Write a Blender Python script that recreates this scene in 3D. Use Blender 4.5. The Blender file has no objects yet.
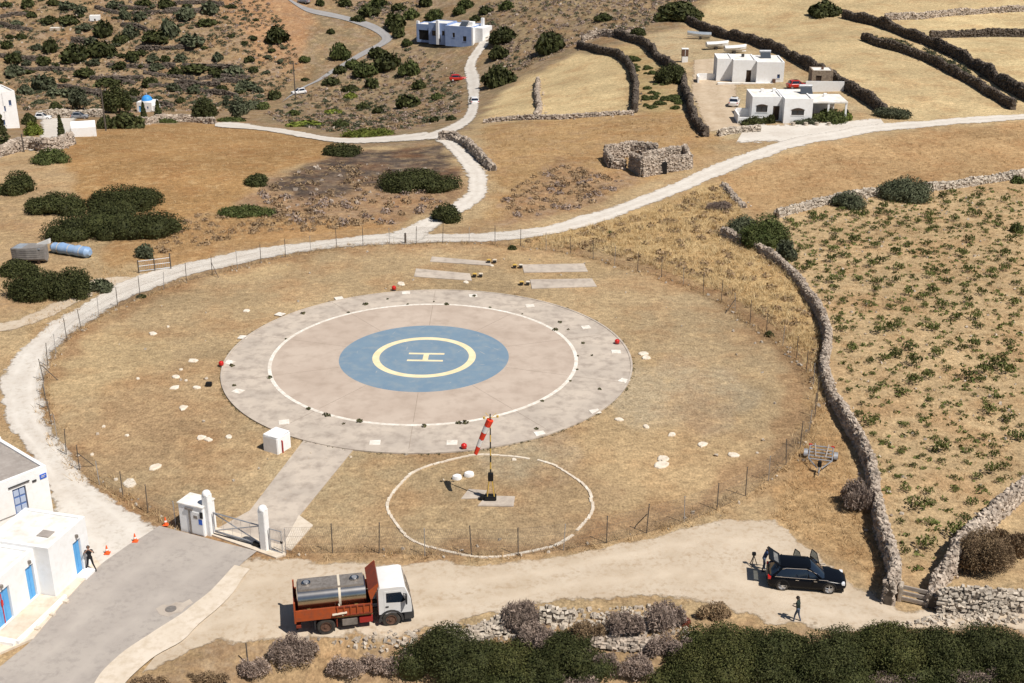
import bpy, bmesh, math, random
import numpy as np
from mathutils import Vector, Matrix, Euler

# ------------------------------------------------------------------ camera, sky, sun, exposure
SC = bpy.context.scene
COL = SC.collection
R = math.radians
FPX, CAMH, PITCH = 1240.0, 43.5, R(22.33)
cam_d = bpy.data.cameras.new('camera'); cam = bpy.data.objects.new('camera', cam_d); COL.objects.link(cam)
cam_d.sensor_width = 36.0; cam_d.lens = 36.0 * FPX / 1024.0; cam_d.clip_start = 0.5; cam_d.clip_end = 4000
cam.location = (0, 0, CAMH); cam.rotation_euler = (math.pi / 2 - PITCH, 0, 0)
SC.camera = cam
SUN_EL, SUN_VEC = R(57), (0.78, -0.626)                 # horizontal direction towards the sun
world = bpy.data.worlds.new('World'); SC.world = world; world.use_nodes = True
wn = world.node_tree; bg = wn.nodes['Background']
sky = wn.nodes.new('ShaderNodeTexSky'); sky.sky_type = 'NISHITA'; sky.sun_disc = False
sky.sun_elevation = SUN_EL; sky.sun_rotation = math.atan2(SUN_VEC[0], SUN_VEC[1]); sky.air_density = 1.0; sky.dust_density = 0.6
wn.links.new(sky.outputs[0], bg.inputs[0]); bg.inputs[1].default_value = 0.05
sd = bpy.data.lights.new('sun', 'SUN'); sun = bpy.data.objects.new('sun', sd); COL.objects.link(sun)
sd.energy = 4.9; sd.angle = R(0.53); sd.color = (1.0, 0.94, 0.86)
_h = math.cos(SUN_EL)
sun.rotation_euler = Vector((SUN_VEC[0] * _h, SUN_VEC[1] * _h, math.sin(SUN_EL))).to_track_quat('Z', 'Y').to_euler()
sun.location = (60, -60, 160)
SC.view_settings.view_transform = 'Standard'; SC.view_settings.look = 'None'
SC.view_settings.exposure = 0.1; SC.view_settings.gamma = 1.0; SC.view_settings.use_curve_mapping = False
SC.render.engine = 'CYCLES'
SC.cycles.max_bounces = 6; SC.cycles.diffuse_bounces = 3; SC.cycles.glossy_bounces = 3
SC.cycles.transparent_max_bounces = 8; SC.cycles.use_denoising = True

rng = np.random.default_rng(7); random.seed(7)

# ------------------------------------------------------------------ terrain height and pixel -> ground
def sst(a, b, t):
    t = np.clip((np.asarray(t, float) - a) / (b - a), 0, 1); return t * t * (3 - 2 * t)
_w = np.random.default_rng(3)
WAVES = [(_w.uniform(0.02, 0.16) , _w.uniform(0, 6.283), _w.uniform(0, 6.283)) for _ in range(16)]
WAVES2 = [(_w.uniform(0.25, 0.7), _w.uniform(0, 6.283), _w.uniform(0, 6.283)) for _ in range(14)]
def wavy(X, Y, W):
    s = 0
    for k, a, p in W: s = s + np.sin(k * (X * math.cos(a) + Y * math.sin(a)) + p)
    return s / len(W)
PADX, PADY = None, None
def height(X, Y):
    X = np.asarray(X, float); Y = np.asarray(Y, float)
    u = X / np.maximum(Y, 20)
    wl = sst(0.14, -0.14, u)
    z = -17.0 * wl * sst(160, 305, Y)
    z = z + (0.05 + 0.23 * wl) * np.maximum(0, Y - 312 + 40 * sst(-0.1, 0.1, u)) * sst(285, 345, Y)
    z = z + 2.2 * sst(0.12, 0.3, u) * sst(165, 260, Y)
    # bank below the near track
    z = z - 3.2 * sst(61.8, 54, Y) * sst(-19, -12, X)
    # small undulation away from the pad and roads
    away = sst(34, 60, np.hypot(X + 7.9, Y - 102)) * sst(75, 100, Y)
    z = z + away * (0.9 * wavy(X, Y, WAVES) + 0.12 * wavy(X, Y, WAVES2)) * (0.4 + 1.6 * sst(180, 330, Y))
    # gullies on the far hillside
    z = z + sst(300, 380, Y) * wl * 5.0 * wavy(X * .5, Y * .25, WAVES)
    return z
SP, CP = math.sin(PITCH), math.cos(PITCH)
def P2(px, py):
    """pixels (arrays) -> points where the line of sight meets the ground"""
    px = np.atleast_1d(np.asarray(px, float)); py = np.atleast_1d(np.asarray(py, float))
    a = (px - 512) / FPX; b = -(py - 341.5) / FPX
    dx, dy, dz = a, CP + b * SP, -SP + b * CP
    T = 32.0 * (1100 / 32.0) ** np.linspace(0, 1, 520)
    if len(px) > 64: out = [P2(px[k:k + 64], py[k:k + 64]) for k in range(0, len(px), 64)]; return np.vstack(out)
    gap = (CAMH + dz[:, None] * T) - height(dx[:, None] * T, dy[:, None] * T)
    k = np.argmax(gap < 0, 1); k = np.where((gap < 0).any(1), np.maximum(k, 1), len(T) - 1)
    lo, hi = T[k - 1], T[k]
    for i in range(9):
        m = (lo + hi) / 2
        below = (CAMH + dz * m) < height(dx * m, dy * m)
        hi = np.where(below, m, hi); lo = np.where(below, lo, m)
    X, Y = dx * hi, dy * hi
    return np.stack([X, Y, height(X, Y)], -1)
def P(px, py): return Vector(P2(px, py)[0])
def PP(pts): a = np.array(pts, float); return P2(a[:, 0], a[:, 1])
def vscale(p):
    """pixels per metre at a point"""
    return FPX / (p[1] * CP - (p[2] - CAMH) * SP)
def hgt_to(p, py):
    """height of a vertical standing at p whose top shows at row py"""
    b = -(py - 341.5) / FPX; dy, dz = CP + b * SP, -SP + b * CP
    return CAMH + dz * (p[1] / dy) - p[2]
def catmull(pts, n):
    pts = np.asarray(pts, float); m = len(pts)
    ext = np.vstack([2 * pts[0] - pts[1], pts, 2 * pts[-1] - pts[-2]])
    seg = np.hypot(*(pts[1:, :2] - pts[:-1, :2]).T); cum = np.concatenate([[0], np.cumsum(seg)])
    out = []
    for s in np.linspace(0, cum[-1], n):
        i = min(np.searchsorted(cum, s, 'right') - 1, m - 2); t = (s - cum[i]) / max(seg[i], 1e-9)
        p0, p1, p2, p3 = ext[i:i + 4]
        out.append(0.5 * ((2 * p1) + (-p0 + p2) * t + (2 * p0 - 5 * p1 + 4 * p2 - p3) * t * t + (-p0 + 3 * p1 - 3 * p2 + p3) * t ** 3))
    return np.array(out)
def inpoly(X, Y, poly):
    ins = np.zeros(X.shape, bool); n = len(poly); j = n - 1
    for i in range(n):
        xi, yi = poly[i][:2]; xj, yj = poly[j][:2]
        c = ((yi > Y) != (yj > Y)) & (X < (xj - xi) * (Y - yi) / ((yj - yi) if yj != yi else 1e-9) + xi)
        ins ^= c; j = i
    return ins
def scatter_poly(pxpoly, n, r=None):
    """n random ground points inside a polygon given in pixels (even per square metre)"""
    r = r or rng
    w = PP(pxpoly); lo = w[:, :2].min(0); hi = w[:, :2].max(0); got = []
    while sum(map(len, got)) < n:
        q = r.uniform(lo, hi, (n * 3, 2)); got.append(q[inpoly(q[:, 0], q[:, 1], w)])
        if len(got) > 60: break
    q = np.vstack(got)[:n]
    return np.column_stack([q, height(q[:, 0], q[:, 1])])

# ------------------------------------------------------------------ materials
def lin(c): return tuple(((v / 255) / 12.92 if v <= 10 else (((v / 255) + 0.055) / 1.055) ** 2.4) for v in c)
MATS = {}
def mat(name, c, rough=0.8, c2=None, scale=3.0, c3=None, scale3=14.0, bump=0.0, bscale=20.0, metal=0.0, spec=0.3, island=0.0, obrand=0.0, trans=0.0, coat=0.0):
    """procedural material: c mixed with c2 (broad noise) and c3 (fine noise); colours are linear base colours"""
    m = bpy.data.materials.new(name); m.use_nodes = True; MATS[name] = m
    nt = m.node_tree; N = nt.nodes; L = nt.links; b = N['Principled BSDF']
    b.inputs['Roughness'].default_value = rough; b.inputs['Metallic'].default_value = metal
    b.inputs['Specular IOR Level'].default_value = spec; b.inputs['Coat Weight'].default_value = coat
    rgb = N.new('ShaderNodeRGB'); rgb.outputs[0].default_value = (*c, 1); out = rgb.outputs[0]
    geo = N.new('ShaderNodeNewGeometry'); pos = geo.outputs['Position']
    def noise(sc, det=4.0, ro=0.6):
        n = N.new('ShaderNodeTexNoise'); n.inputs['Scale'].default_value = sc; n.inputs['Detail'].default_value = det; n.inputs['Roughness'].default_value = ro
        L.new(pos, n.inputs['Vector']); return n.outputs[0]
    def ramp(src, a, bb):
        r = N.new('ShaderNodeMapRange'); r.inputs[1].default_value = a; r.inputs[2].default_value = bb; r.clamp = True; L.new(src, r.inputs[0]); return r.outputs[0]
    def mix(f, A, B, mode='MIX'):
        x = N.new('ShaderNodeMix'); x.data_type = 'RGBA'; x.blend_type = mode
        if isinstance(f, float): x.inputs[0].default_value = f
        else: L.new(f, x.inputs[0])
        for s, v in ((x.inputs[6], A), (x.inputs[7], B)):
            if isinstance(v, tuple): s.default_value = (*v, 1)
            else: L.new(v, s)
        return x.outputs[2]
    if c2: out = mix(ramp(noise(scale), 0.38, 0.62), out, c2)
    if c3: out = mix(ramp(noise(scale3, 4.0), 0.46, 0.8), out, c3)
    def vary(src, amt):
        nonlocal out
        r = N.new('ShaderNodeMapRange'); r.inputs[3].default_value = 1 - amt; r.inputs[4].default_value = 1 + amt; L.new(src, r.inputs[0])
        v = N.new('ShaderNodeVectorMath'); v.operation = 'SCALE'; L.new(out, v.inputs[0]); L.new(r.outputs[0], v.inputs['Scale']); out = v.outputs[0]
    if island: vary(geo.outputs['Random Per Island'], island)
    if obrand: vary(N.new('ShaderNodeObjectInfo').outputs['Random'], obrand)
    L.new(out, b.inputs['Base Color'])
    if bump:
        bn = N.new('ShaderNodeBump'); bn.inputs['Strength'].default_value = bump; bn.inputs['Distance'].default_value = 0.05
        L.new(noise(bscale, 5.0, 0.7), bn.inputs['Height']); L.new(bn.outputs[0], b.inputs['Normal'])
    if trans:
        b.inputs['Transmission Weight'].default_value = trans
    return m
mat('whitewash', (0.86, 0.865, 0.87), 0.85, (0.83, 0.83, 0.825), 0.7, (0.77, 0.76, 0.74), 2.2, 0.25, 9)
mat('roof_white', (0.82, 0.81, 0.79), 0.85, (0.74, 0.71, 0.66), 0.5, (0.58, 0.52, 0.43), 1.1, 0.2, 9)
mat('roof_grey', (0.36, 0.32, 0.29), 0.9, (0.30, 0.265, 0.24), 0.6, (0.42, 0.385, 0.35), 3, 0.2, 9)
mat('blue_door', (0.10, 0.36, 0.72), 0.55, (0.13, 0.40, 0.74), 2)
mat('blue_frame', (0.11, 0.19, 0.42), 0.55)
mat('blue_wall', (0.24, 0.33, 0.55), 0.85, (0.30, 0.39, 0.60), 1.0)
mat('blue_dome', (0.04, 0.27, 0.72), 0.5, (0.06, 0.32, 0.76), 1)
mat('sign_blue', (0.03, 0.12, 0.55), 0.4)
mat('glass_dark', (0.02, 0.025, 0.03), 0.08, spec=0.6)
mat('glass_car', (0.012, 0.02, 0.035), 0.04, spec=0.7, coat=0.4)
mat('dark_wood', (0.05, 0.03, 0.02), 0.7, (0.07, 0.045, 0.03), 3)
mat('concrete', lin((178, 167, 155)), 0.92, lin((194, 182, 168)), 0.3, lin((146, 134, 124)), 1.0, 0.25, 6)
mat('concrete_pale', lin((205, 192, 174)), 0.92, lin((214, 202, 186)), 0.5, lin((188, 172, 150)), 2.2, 0.3, 6)
mat('pad_salmon', lin((179, 163, 149)), 0.92, lin((189, 174, 160)), 0.22, lin((165, 149, 135)), 0.7, 0.2, 5)
mat('pad_blue', lin((112, 135, 155)), 0.85, lin((118, 140, 158)), 0.5, lin((136, 149, 158)), 0.9, 0.15, 6)
mat('paint_cream', lin((232, 218, 182)), 0.8, lin((226, 208, 168)), 1.2)
mat('paint_white', lin((232, 228, 220)), 0.8, lin((218, 211, 200)), 0.9, lin((190, 178, 162)), 3.0)
mat('lime_stone', lin((226, 218, 204)), 0.9, lin((214, 202, 184)), 1.5, lin((190, 172, 148)), 4.0, 0.4, 10)
mat('stone', lin((178, 165, 151)), 0.95, lin((146, 132, 119)), 0.8, lin((192, 178, 162)), 3.0, 0.5, 7, island=0.28)
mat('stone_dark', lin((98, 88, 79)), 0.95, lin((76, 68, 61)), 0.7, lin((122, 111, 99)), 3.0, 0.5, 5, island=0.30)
mat('stone_pale', lin((184, 173, 158)), 0.95, lin((158, 146, 132)), 0.8, lin((204, 194, 180)), 3.0, 0.5, 7, island=0.22)
mat('stone_core', lin((104, 94, 84)), 0.95, lin((84, 75, 66)), 1.2, bump=0.6, bscale=5)
mat('leaf_dark', (0.036, 0.043, 0.014), 0.7, (0.050, 0.056, 0.019), 0.9, (0.078, 0.078, 0.028), 3.0, island=0.5, obrand=0.15, spec=0.15)
mat('leaf_mid', (0.052, 0.070, 0.020), 0.7, (0.075, 0.088, 0.028), 1.0, (0.095, 0.098, 0.034), 3.0, island=0.45, obrand=0.22, spec=0.15)
mat('leaf_olive', (0.070, 0.080, 0.045), 0.7, (0.095, 0.102, 0.060), 1.0, (0.055, 0.062, 0.032), 3.0, island=0.45, obrand=0.25, spec=0.15)
mat('leaf_bright', (0.105, 0.135, 0.022), 0.7, (0.140, 0.155, 0.030), 1.0, island=0.4, obrand=0.2, spec=0.15)
mat('leaf_vine', (0.085, 0.105, 0.028), 0.7, (0.115, 0.125, 0.038), 0.6, (0.15, 0.145, 0.05), 1.2, island=0.45, obrand=0.35, spec=0.15)
mat('twig_grey', (0.28, 0.215, 0.18), 0.9, (0.34, 0.265, 0.215), 0.8, (0.21, 0.165, 0.145), 2.5, island=0.35, obrand=0.2, spec=0.1)
mat('twig_brown', (0.31, 0.22, 0.13), 0.9, (0.25, 0.175, 0.11), 0.8, island=0.35, obrand=0.2, spec=0.1)
mat('twig_red', (0.34, 0.10, 0.06), 0.9, (0.26, 0.10, 0.07), 1.0, island=0.3)
mat('bark', (0.075, 0.055, 0.04), 0.9, (0.11, 0.085, 0.06), 3, bump=0.5)
mat('straw', (0.62, 0.475, 0.26), 0.9, (0.54, 0.39, 0.20), 0.25, (0.68, 0.54, 0.32), 1.2, island=0.2, spec=0.1)
mat('straw_short', (0.50, 0.36, 0.20), 0.9, (0.42, 0.28, 0.14), 0.2, (0.57, 0.43, 0.26), 1.0, island=0.25, spec=0.1)
mat('weed', (0.07, 0.075, 0.03), 0.8, (0.10, 0.085, 0.04), 1, island=0.4)
mat('steel', (0.56, 0.54, 0.52), 0.22, (0.50, 0.48, 0.45), 1.5, metal=1.0)
mat('steel_dull', (0.30, 0.27, 0.245), 0.5, (0.22, 0.195, 0.175), 2.5, (0.38, 0.35, 0.32), 6, metal=0.4)
mat('galvanised', (0.50, 0.51, 0.53), 0.45, (0.42, 0.43, 0.45), 2, metal=0.6)
mat('truck_red', (0.42, 0.085, 0.022), 0.55, (0.36, 0.075, 0.024), 1.5, (0.25, 0.075, 0.04), 4.5, spec=0.35)
mat('truck_red_dark', (0.24, 0.045, 0.022), 0.6, (0.17, 0.04, 0.024), 3)
mat('red_plain', (0.34, 0.03, 0.025), 0.5)
mat('truck_white', (0.78, 0.78, 0.78), 0.35, (0.72, 0.715, 0.70), 1.2, spec=0.5, coat=0.3)
mat('dark_plastic', (0.035, 0.036, 0.04), 0.6, (0.055, 0.052, 0.05), 3)
mat('rubber', (0.03, 0.028, 0.026), 0.85, (0.075, 0.065, 0.055), 2.5)
mat('black', (0.012, 0.012, 0.013), 0.6)
mat('rust', (0.10, 0.055, 0.038), 0.8, (0.16, 0.09, 0.06), 5)
mat('ochre', (0.42, 0.27, 0.10), 0.7, (0.34, 0.20, 0.08), 4)
mat('strap', (0.62, 0.55, 0.44), 0.8)
mat('car_black', (0.004, 0.005, 0.008), 0.22, spec=0.16, coat=0.0)
mat('car_red', (0.50, 0.03, 0.015), 0.25, spec=0.5, coat=0.5)
mat('car_white', (0.76, 0.76, 0.76), 0.3, spec=0.5, coat=0.4)
mat('car_grey', (0.22, 0.23, 0.25), 0.3, spec=0.5, coat=0.4)
mat('chrome', (0.75, 0.75, 0.76), 0.15, metal=1.0)
mat('alloy', (0.62, 0.63, 0.65), 0.3, metal=0.7)
mat('lamp_clear', (0.75, 0.77, 0.80), 0.1, spec=0.7)
mat('lamp_red', (0.55, 0.015, 0.012), 0.25, spec=0.6)
mat('orange', (0.78, 0.13, 0.03), 0.5)
mat('sock_red', (0.72, 0.05, 0.02), 0.75); mat('sock_white', (0.80, 0.78, 0.75), 0.8)
mat('mast_yellow', (0.62, 0.42, 0.10), 0.6); mat('mast_black', (0.035, 0.035, 0.03), 0.6)
mat('post_dark', (0.085, 0.075, 0.065), 0.8, (0.12, 0.10, 0.085), 3)
mat('wire', (0.20, 0.18, 0.16), 0.7, metal=0.3)
mat('skin', (0.50, 0.29, 0.20), 0.6); mat('hair', (0.02, 0.014, 0.01), 0.7)
mat('cloth_black', (0.014, 0.014, 0.016), 0.85); mat('cloth_green', (0.018, 0.030, 0.026), 0.85)
mat('cloth_jeans', (0.085, 0.11, 0.16), 0.85); mat('cloth_navy', (0.03, 0.055, 0.13), 0.85); mat('shoe', (0.02, 0.018, 0.016), 0.7)
mat('tarp_blue', (0.22, 0.36, 0.58), 0.5, (0.32, 0.44, 0.62), 0.9, bump=0.6, bscale=2.5)
mat('tarp_grey', (0.30, 0.34, 0.38), 0.6, (0.24, 0.27, 0.31), 1.5)
mat('boat_white', (0.74, 0.74, 0.73), 0.4); mat('grey_planks', (0.26, 0.245, 0.23), 0.85, (0.20, 0.185, 0.175), 3)
mat('solar', (0.05, 0.06, 0.075), 0.35, spec=0.4)
mat('wood_gate', (0.42, 0.37, 0.32), 0.85, (0.34, 0.29, 0.25), 4)

def groundish(name, c, c2, c3, edge=True, esoil=(0.40, 0.28, 0.155), bump=0.4):
    """track/asphalt surface that breaks up into dry soil along its margin (vertex attribute 'edge')"""
    m = bpy.data.materials.new(name); m.use_nodes = True; MATS[name] = m
    nt = m.node_tree; N = nt.nodes; L = nt.links; b = N['Principled BSDF']; b.inputs['Roughness'].default_value = 0.95; b.inputs['Specular IOR Level'].default_value = 0.1
    geo = N.new('ShaderNodeNewGeometry')
    def noise(sc, det=5.0, ro=0.65):
        n = N.new('ShaderNodeTexNoise'); n.inputs['Scale'].default_value = sc; n.inputs['Detail'].default_value = det; n.inputs['Roughness'].default_value = ro
        L.new(geo.outputs['Position'], n.inputs['Vector']); return n.outputs[0]
    def rng_(src, a, bb, c_=0., d=1.):
        r = N.new('ShaderNodeMapRange'); r.inputs[1].default_value = a; r.inputs[2].default_value = bb; r.inputs[3].default_value = c_; r.inputs[4].default_value = d; L.new(src, r.inputs[0]); return r.outputs[0]
    def mix(f, A, B):
        x = N.new('ShaderNodeMix'); x.data_type = 'RGBA'; L.new(f, x.inputs[0])
        for s, v in ((x.inputs[6], A), (x.inputs[7], B)):
            if isinstance(v, tuple): s.default_value = (*v, 1)
            else: L.new(v, s)
        return x.outputs[2]
    out = mix(rng_(noise(0.25), 0.38, 0.62), c, c2)
    out = mix(rng_(noise(2.4), 0.48, 0.7), out, c3)
    at = N.new('ShaderNodeAttribute'); at.attribute_name = 'edge'
    # wheel ruts: a slightly paler / darker band either side of the middle
    rut = N.new('ShaderNodeAttribute'); rut.attribute_name = 'rut'
    rm = N.new('ShaderNodeMath'); rm.operation = 'MULTIPLY'; L.new(rut.outputs['Fac'], rm.inputs[0]); L.new(rng_(noise(0.6), 0.35, 0.6), rm.inputs[1])
    out = mix(rng_(rm.outputs[0], 0, 1, 0, 0.75), out, tuple(min(0.8, v * 1.13) for v in c2))
    if edge:
        a = N.new('ShaderNodeMath'); a.operation = 'SUBTRACT'; L.new(at.outputs['Fac'], a.inputs[0]); L.new(rng_(noise(0.9), 0.3, 0.75), a.inputs[1])
        L.new(rng_(a.outputs[0], -0.25, 0.1), b.inputs['Alpha'])
    L.new(out, b.inputs['Base Color'])
    bn = N.new('ShaderNodeBump'); bn.inputs['Strength'].default_value = bump; bn.inputs['Distance'].default_value = 0.06
    L.new(noise(5.0, 6.0, 0.75), bn.inputs['Height']); L.new(bn.outputs[0], b.inputs['Normal'])
    return m
groundish('track', lin((198, 190, 180)), lin((208, 202, 193)), lin((183, 173, 160)))
groundish('dirt', lin((184, 168, 147)), lin((195, 181, 162)), lin((170, 150, 126)), esoil=lin((186, 150, 106)))
groundish('yard', lin((180, 160, 136)), lin((192, 175, 152)), lin((160, 140, 115)), esoil=lin((176, 140, 96)))
groundish('asphalt', lin((162, 154, 147)), lin((171, 163, 155)), lin((150, 143, 137)), edge=False, bump=0.2)
groundish('asphalt_far', lin((142, 140, 140)), lin((152, 150, 149)), lin((132, 130, 130)), edge=False, bump=0.1)

# ------------------------------------------------------------------ objects
def tag(o, label=None, cat=None, group=None, kind=None):
    if label: o['label'] = label
    if cat: o['category'] = cat
    if group: o['group'] = group
    if kind: o['kind'] = kind
    return o
def empty(name, loc=(0, 0, 0), rz=0.0, label=None, cat=None, group=None):
    o = bpy.data.objects.new(name, None); COL.objects.link(o); o.location = loc; o.rotation_euler = (0, 0, rz); o.empty_display_size = 0.2
    return tag(o, label, cat, group)
def link(name, me, parent=None, loc=None, rz=None):
    o = bpy.data.objects.new(name, me); COL.objects.link(o)
    if parent is not None: o.parent = parent
    if loc is not None: o.location = loc
    if rz is not None: o.rotation_euler = (0, 0, rz)
    return o
def mesh_np(name, V, F, m, smooth=False):
    """V (n,3) array, F (k,4) or (k,3) int array -> mesh"""
    V = np.asarray(V, np.float32); F = np.asarray(F, np.int32); k = F.shape[1]
    me = bpy.data.meshes.new(name); me.vertices.add(len(V)); me.vertices.foreach_set('co', V.ravel())
    me.loops.add(F.size); me.loops.foreach_set('vertex_index', F.ravel())
    me.polygons.add(len(F)); me.polygons.foreach_set('loop_start', np.arange(0, F.size, k, dtype=np.int32))
    me.update(calc_edges=True); me.validate()
    me.polygons.foreach_set('use_smooth', np.full(len(me.polygons), smooth, bool))
    me.materials.append(MATS[m]); return me
class MB:
    """collects shapes, builds them as ONE mesh object"""
    def __init__(s): s.v = []; s.f = []
    def add(s, V, F):
        n = len(s.v); s.v += [tuple(p) for p in V]; s.f += [tuple(i + n for i in f) for f in F]; return s
    def box(s, x0, x1, y0, y1, z0, z1, M=None):
        V = [(x0, y0, z0), (x1, y0, z0), (x1, y1, z0), (x0, y1, z0), (x0, y0, z1), (x1, y0, z1), (x1, y1, z1), (x0, y1, z1)]
        if M is not None: V = [M @ Vector(p) for p in V]
        return s.add(V, [(3, 2, 1, 0), (4, 5, 6, 7), (0, 1, 5, 4), (1, 2, 6, 5), (2, 3, 7, 6), (3, 0, 4, 7)])
    def cyl(s, c, r, h, axis='z', n=12, r2=None):
        r2 = r if r2 is None else r2; V = []
        for k, rr in ((0, r), (1, r2)):
            for i in range(n):
                a = 2 * math.pi * i / n; p, q, w = rr * math.cos(a), rr * math.sin(a), h * k
                V.append({'z': (c[0] + p, c[1] + q, c[2] + w), 'y': (c[0] + q, c[1] + w, c[2] + p), 'x': (c[0] + w, c[1] + p, c[2] + q)}[axis])
        F = [(i, (i + 1) % n, n + (i + 1) % n, n + i) for i in range(n)] + [tuple(range(n - 1, -1, -1)), tuple(range(n, 2 * n))]
        return s.add(V, F)
    def bar(s, a, b, r, n=6, r2=None):
        a, b = Vector(a), Vector(b); d = b - a
        if d.length < 1e-6: return s
        q = d.to_track_quat('Z', 'Y').to_matrix(); r2 = r if r2 is None else r2; V = []
        for p, rr in ((a, r), (b, r2)):
            for i in range(n):
                t = 2 * math.pi * i / n; V.append(p + q @ Vector((rr * math.cos(t), rr * math.sin(t), 0)))
        return s.add(V, [(i, (i + 1) % n, n + (i + 1) % n, n + i) for i in range(n)] + [tuple(range(n - 1, -1, -1)), tuple(range(n, 2 * n))])
    def prism(s, poly, a0, a1, axis='y', inset=0.0):
        """poly in the plane across axis, extruded a0..a1"""
        n = len(poly); V = []
        for a in (a0, a1):
            for p, q in poly: V.append({'y': (p, a, q), 'z': (p, q, a), 'x': (a, p, q)}[axis])
        return s.add(V, [tuple(range(n - 1, -1, -1)), tuple(range(n, 2 * n))] + [(i, (i + 1) % n, n + (i + 1) % n, n + i) for i in range(n)])
    def loft(s, secs, cap=True):
        n = len(secs[0]); V = [p for q in secs for p in q]; F = []
        for k in range(len(secs) - 1):
            for i in range(n):
                j = (i + 1) % n; F.append((k * n + i, k * n + j, (k + 1) * n + j, (k + 1) * n + i))
        if cap: F += [tuple(range(n - 1, -1, -1)), tuple(range((len(secs) - 1) * n, len(secs) * n))]
        return s.add(V, F)
    def ring(s, r0, r1, z0, z1, n=96, a0=0.0, a1=2 * math.pi, cx=0, cy=0):
        full = abs(a1 - a0 - 2 * math.pi) < 1e-6; m = n if full else n + 1; V = []
        for i in range(m):
            a = a0 + (a1 - a0) * i / n; c, sn = math.cos(a), math.sin(a)
            V += [(cx + r0 * c, cy + r0 * sn, z0), (cx + r1 * c, cy + r1 * sn, z0), (cx + r1 * c, cy + r1 * sn, z1), (cx + r0 * c, cy + r0 * sn, z1)]
        F = []
        for i in range(n):
            j = (i + 1) % m
            for k in range(4): F.append((i * 4 + k, i * 4 + (k + 1) % 4, j * 4 + (k + 1) % 4, j * 4 + k))
        if not full: F += [(3, 2, 1, 0), tuple(n * 4 + k for k in range(4))]
        return s.add(V, F)
    def disc(s, r, z0, z1, n=96, cx=0, cy=0): return s.cyl((cx, cy, z0), r, z1 - z0, 'z', n)
    def mesh(s, name, m, smooth=False, bevel=0.0, sub=0):
        me = bpy.data.meshes.new(name); me.from_pydata(s.v, [], s.f)
        bm = bmesh.new(); bm.from_mesh(me); bmesh.ops.recalc_face_normals(bm, faces=bm.faces)
        if bevel: bmesh.ops.bevel(bm, geom=[e for e in bm.edges if len(e.link_faces) == 2 and e.calc_face_angle(0) > 0.5], offset=bevel, segments=2, affect='EDGES', clamp_overlap=True)
        if sub:
            for _ in range(sub): bmesh.ops.subdivide_edges(bm, edges=bm.edges, cuts=1, use_grid_fill=True, smooth=0.6)
        bm.to_mesh(me); bm.free()
        if smooth: me.polygons.foreach_set('use_smooth', np.ones(len(me.polygons), bool)); me.set_sharp_from_angle(angle=R(38))
        me.materials.append(MATS[m]); me.update(); return me
    def build(s, name, m, parent=None, smooth=False, bevel=0.0, sub=0, loc=None, rz=None):
        return link(name, s.mesh(name, m, smooth, bevel, sub), parent, loc, rz)
def copy_tree(o, parent=None):
    c = o.copy(); COL.objects.link(c); c.parent = parent
    for ch in o.children: copy_tree(ch, c)
    return c

# ------------------------------------------------------------------ the ground sheet
pad = P(424.2, 357.6); PADX, PADY = pad.x, pad.y
NU, NY = 470, 500
us = np.linspace(-0.72, 0.72, NU); ys = 38.0 * (1000 / 38.0) ** (np.linspace(0, 1, NY) ** 0.93)
U, YY = np.meshgrid(us, ys); XX = U * YY
ZZ = height(XX, YY)
idx = np.arange(NU * NY).reshape(NY, NU)
Fq = np.stack([idx[:-1, :-1], idx[:-1, 1:], idx[1:, 1:], idx[1:, :-1]], -1).reshape(-1, 4)
Cg = np.empty((NY, NU, 3)); Cg[:] = lin((180, 144, 100))
ROCKY = np.zeros((NY, NU))
JX = XX + 1.6 * wavy(XX * 2.2, YY * 2.2, WAVES2) * (1 + YY / 200); JY = YY + 2.2 * wavy(YY * 2.0 + 31, XX * 2.0, WAVES2) * (1 + YY / 120)
def zone(poly, rgb, rocky=0.0, soft=None):
    w = PP(poly); m = inpoly(JX, JY, w)
    Cg[m] = lin(rgb); ROCKY[m] = rocky
zone([(-60, -40), (420, -40), (400, 140), (215, 125), (100, 128), (-60, 160)], (144, 112, 76), 0.7)      # terraced hillside
zone([(205, -30), (275, -30), (330, 30), (300, 75), (255, 55), (230, 20)], (172, 120, 76), 0.35)
zone([(330, -40), (760, -40), (690, 25), (600, 50), (520, 78), (478, 122), (440, 150), (330, 145), (255, 120), (300, 70)], (138, 112, 80), 0.6)
zone([(480, 121), (500, 92), (540, 72), (578, 52), (606, 55), (630, 68), (634, 112), (560, 119)], (208, 172, 118))
zone([(606, 50), (640, 45), (680, 90), (690, 122), (640, 112), (632, 75)], (178, 146, 92), 0.2)
zone([(640, 40), (690, 25), (770, 60), (860, 110), (850, 125), (730, 140), (700, 130), (682, 85)], (182, 152, 112))
zone([(690, 18), (720, -10), (1080, -30), (1080, 118), (890, 122), (850, 95), (770, 48)], (196, 162, 112))
zone([(850, 20), (1080, -10), (1080, 100), (1005, 85), (940, 50)], (208, 174, 120))
zone([(480, 126), (690, 113), (720, 140), (690, 165), (600, 205), (480, 228), (500, 195), (490, 160)], (176, 131, 76), 0.25)
zone([(560, 160), (640, 178), (600, 205), (500, 226), (500, 205)], (166, 122, 80), 0.5)
zone([(55, 150), (110, 126), (215, 122), (340, 144), (320, 158), (250, 185), (235, 215), (130, 222), (40, 190)], (168, 120, 62))
zone([(-40, 165), (60, 150), (90, 220), (60, 300), (-40, 340)], (182, 142, 96), 0.2)
zone([(110, 235), (240, 205), (300, 205), (420, 215), (390, 232), (250, 250), (150, 268), (100, 268)], (174, 126, 70), 0.1)
zone([(250, 190), (330, 158), (440, 150), (470, 190), (440, 210), (390, 225), (300, 220), (240, 212)], (160, 118, 80), 0.5)
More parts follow.
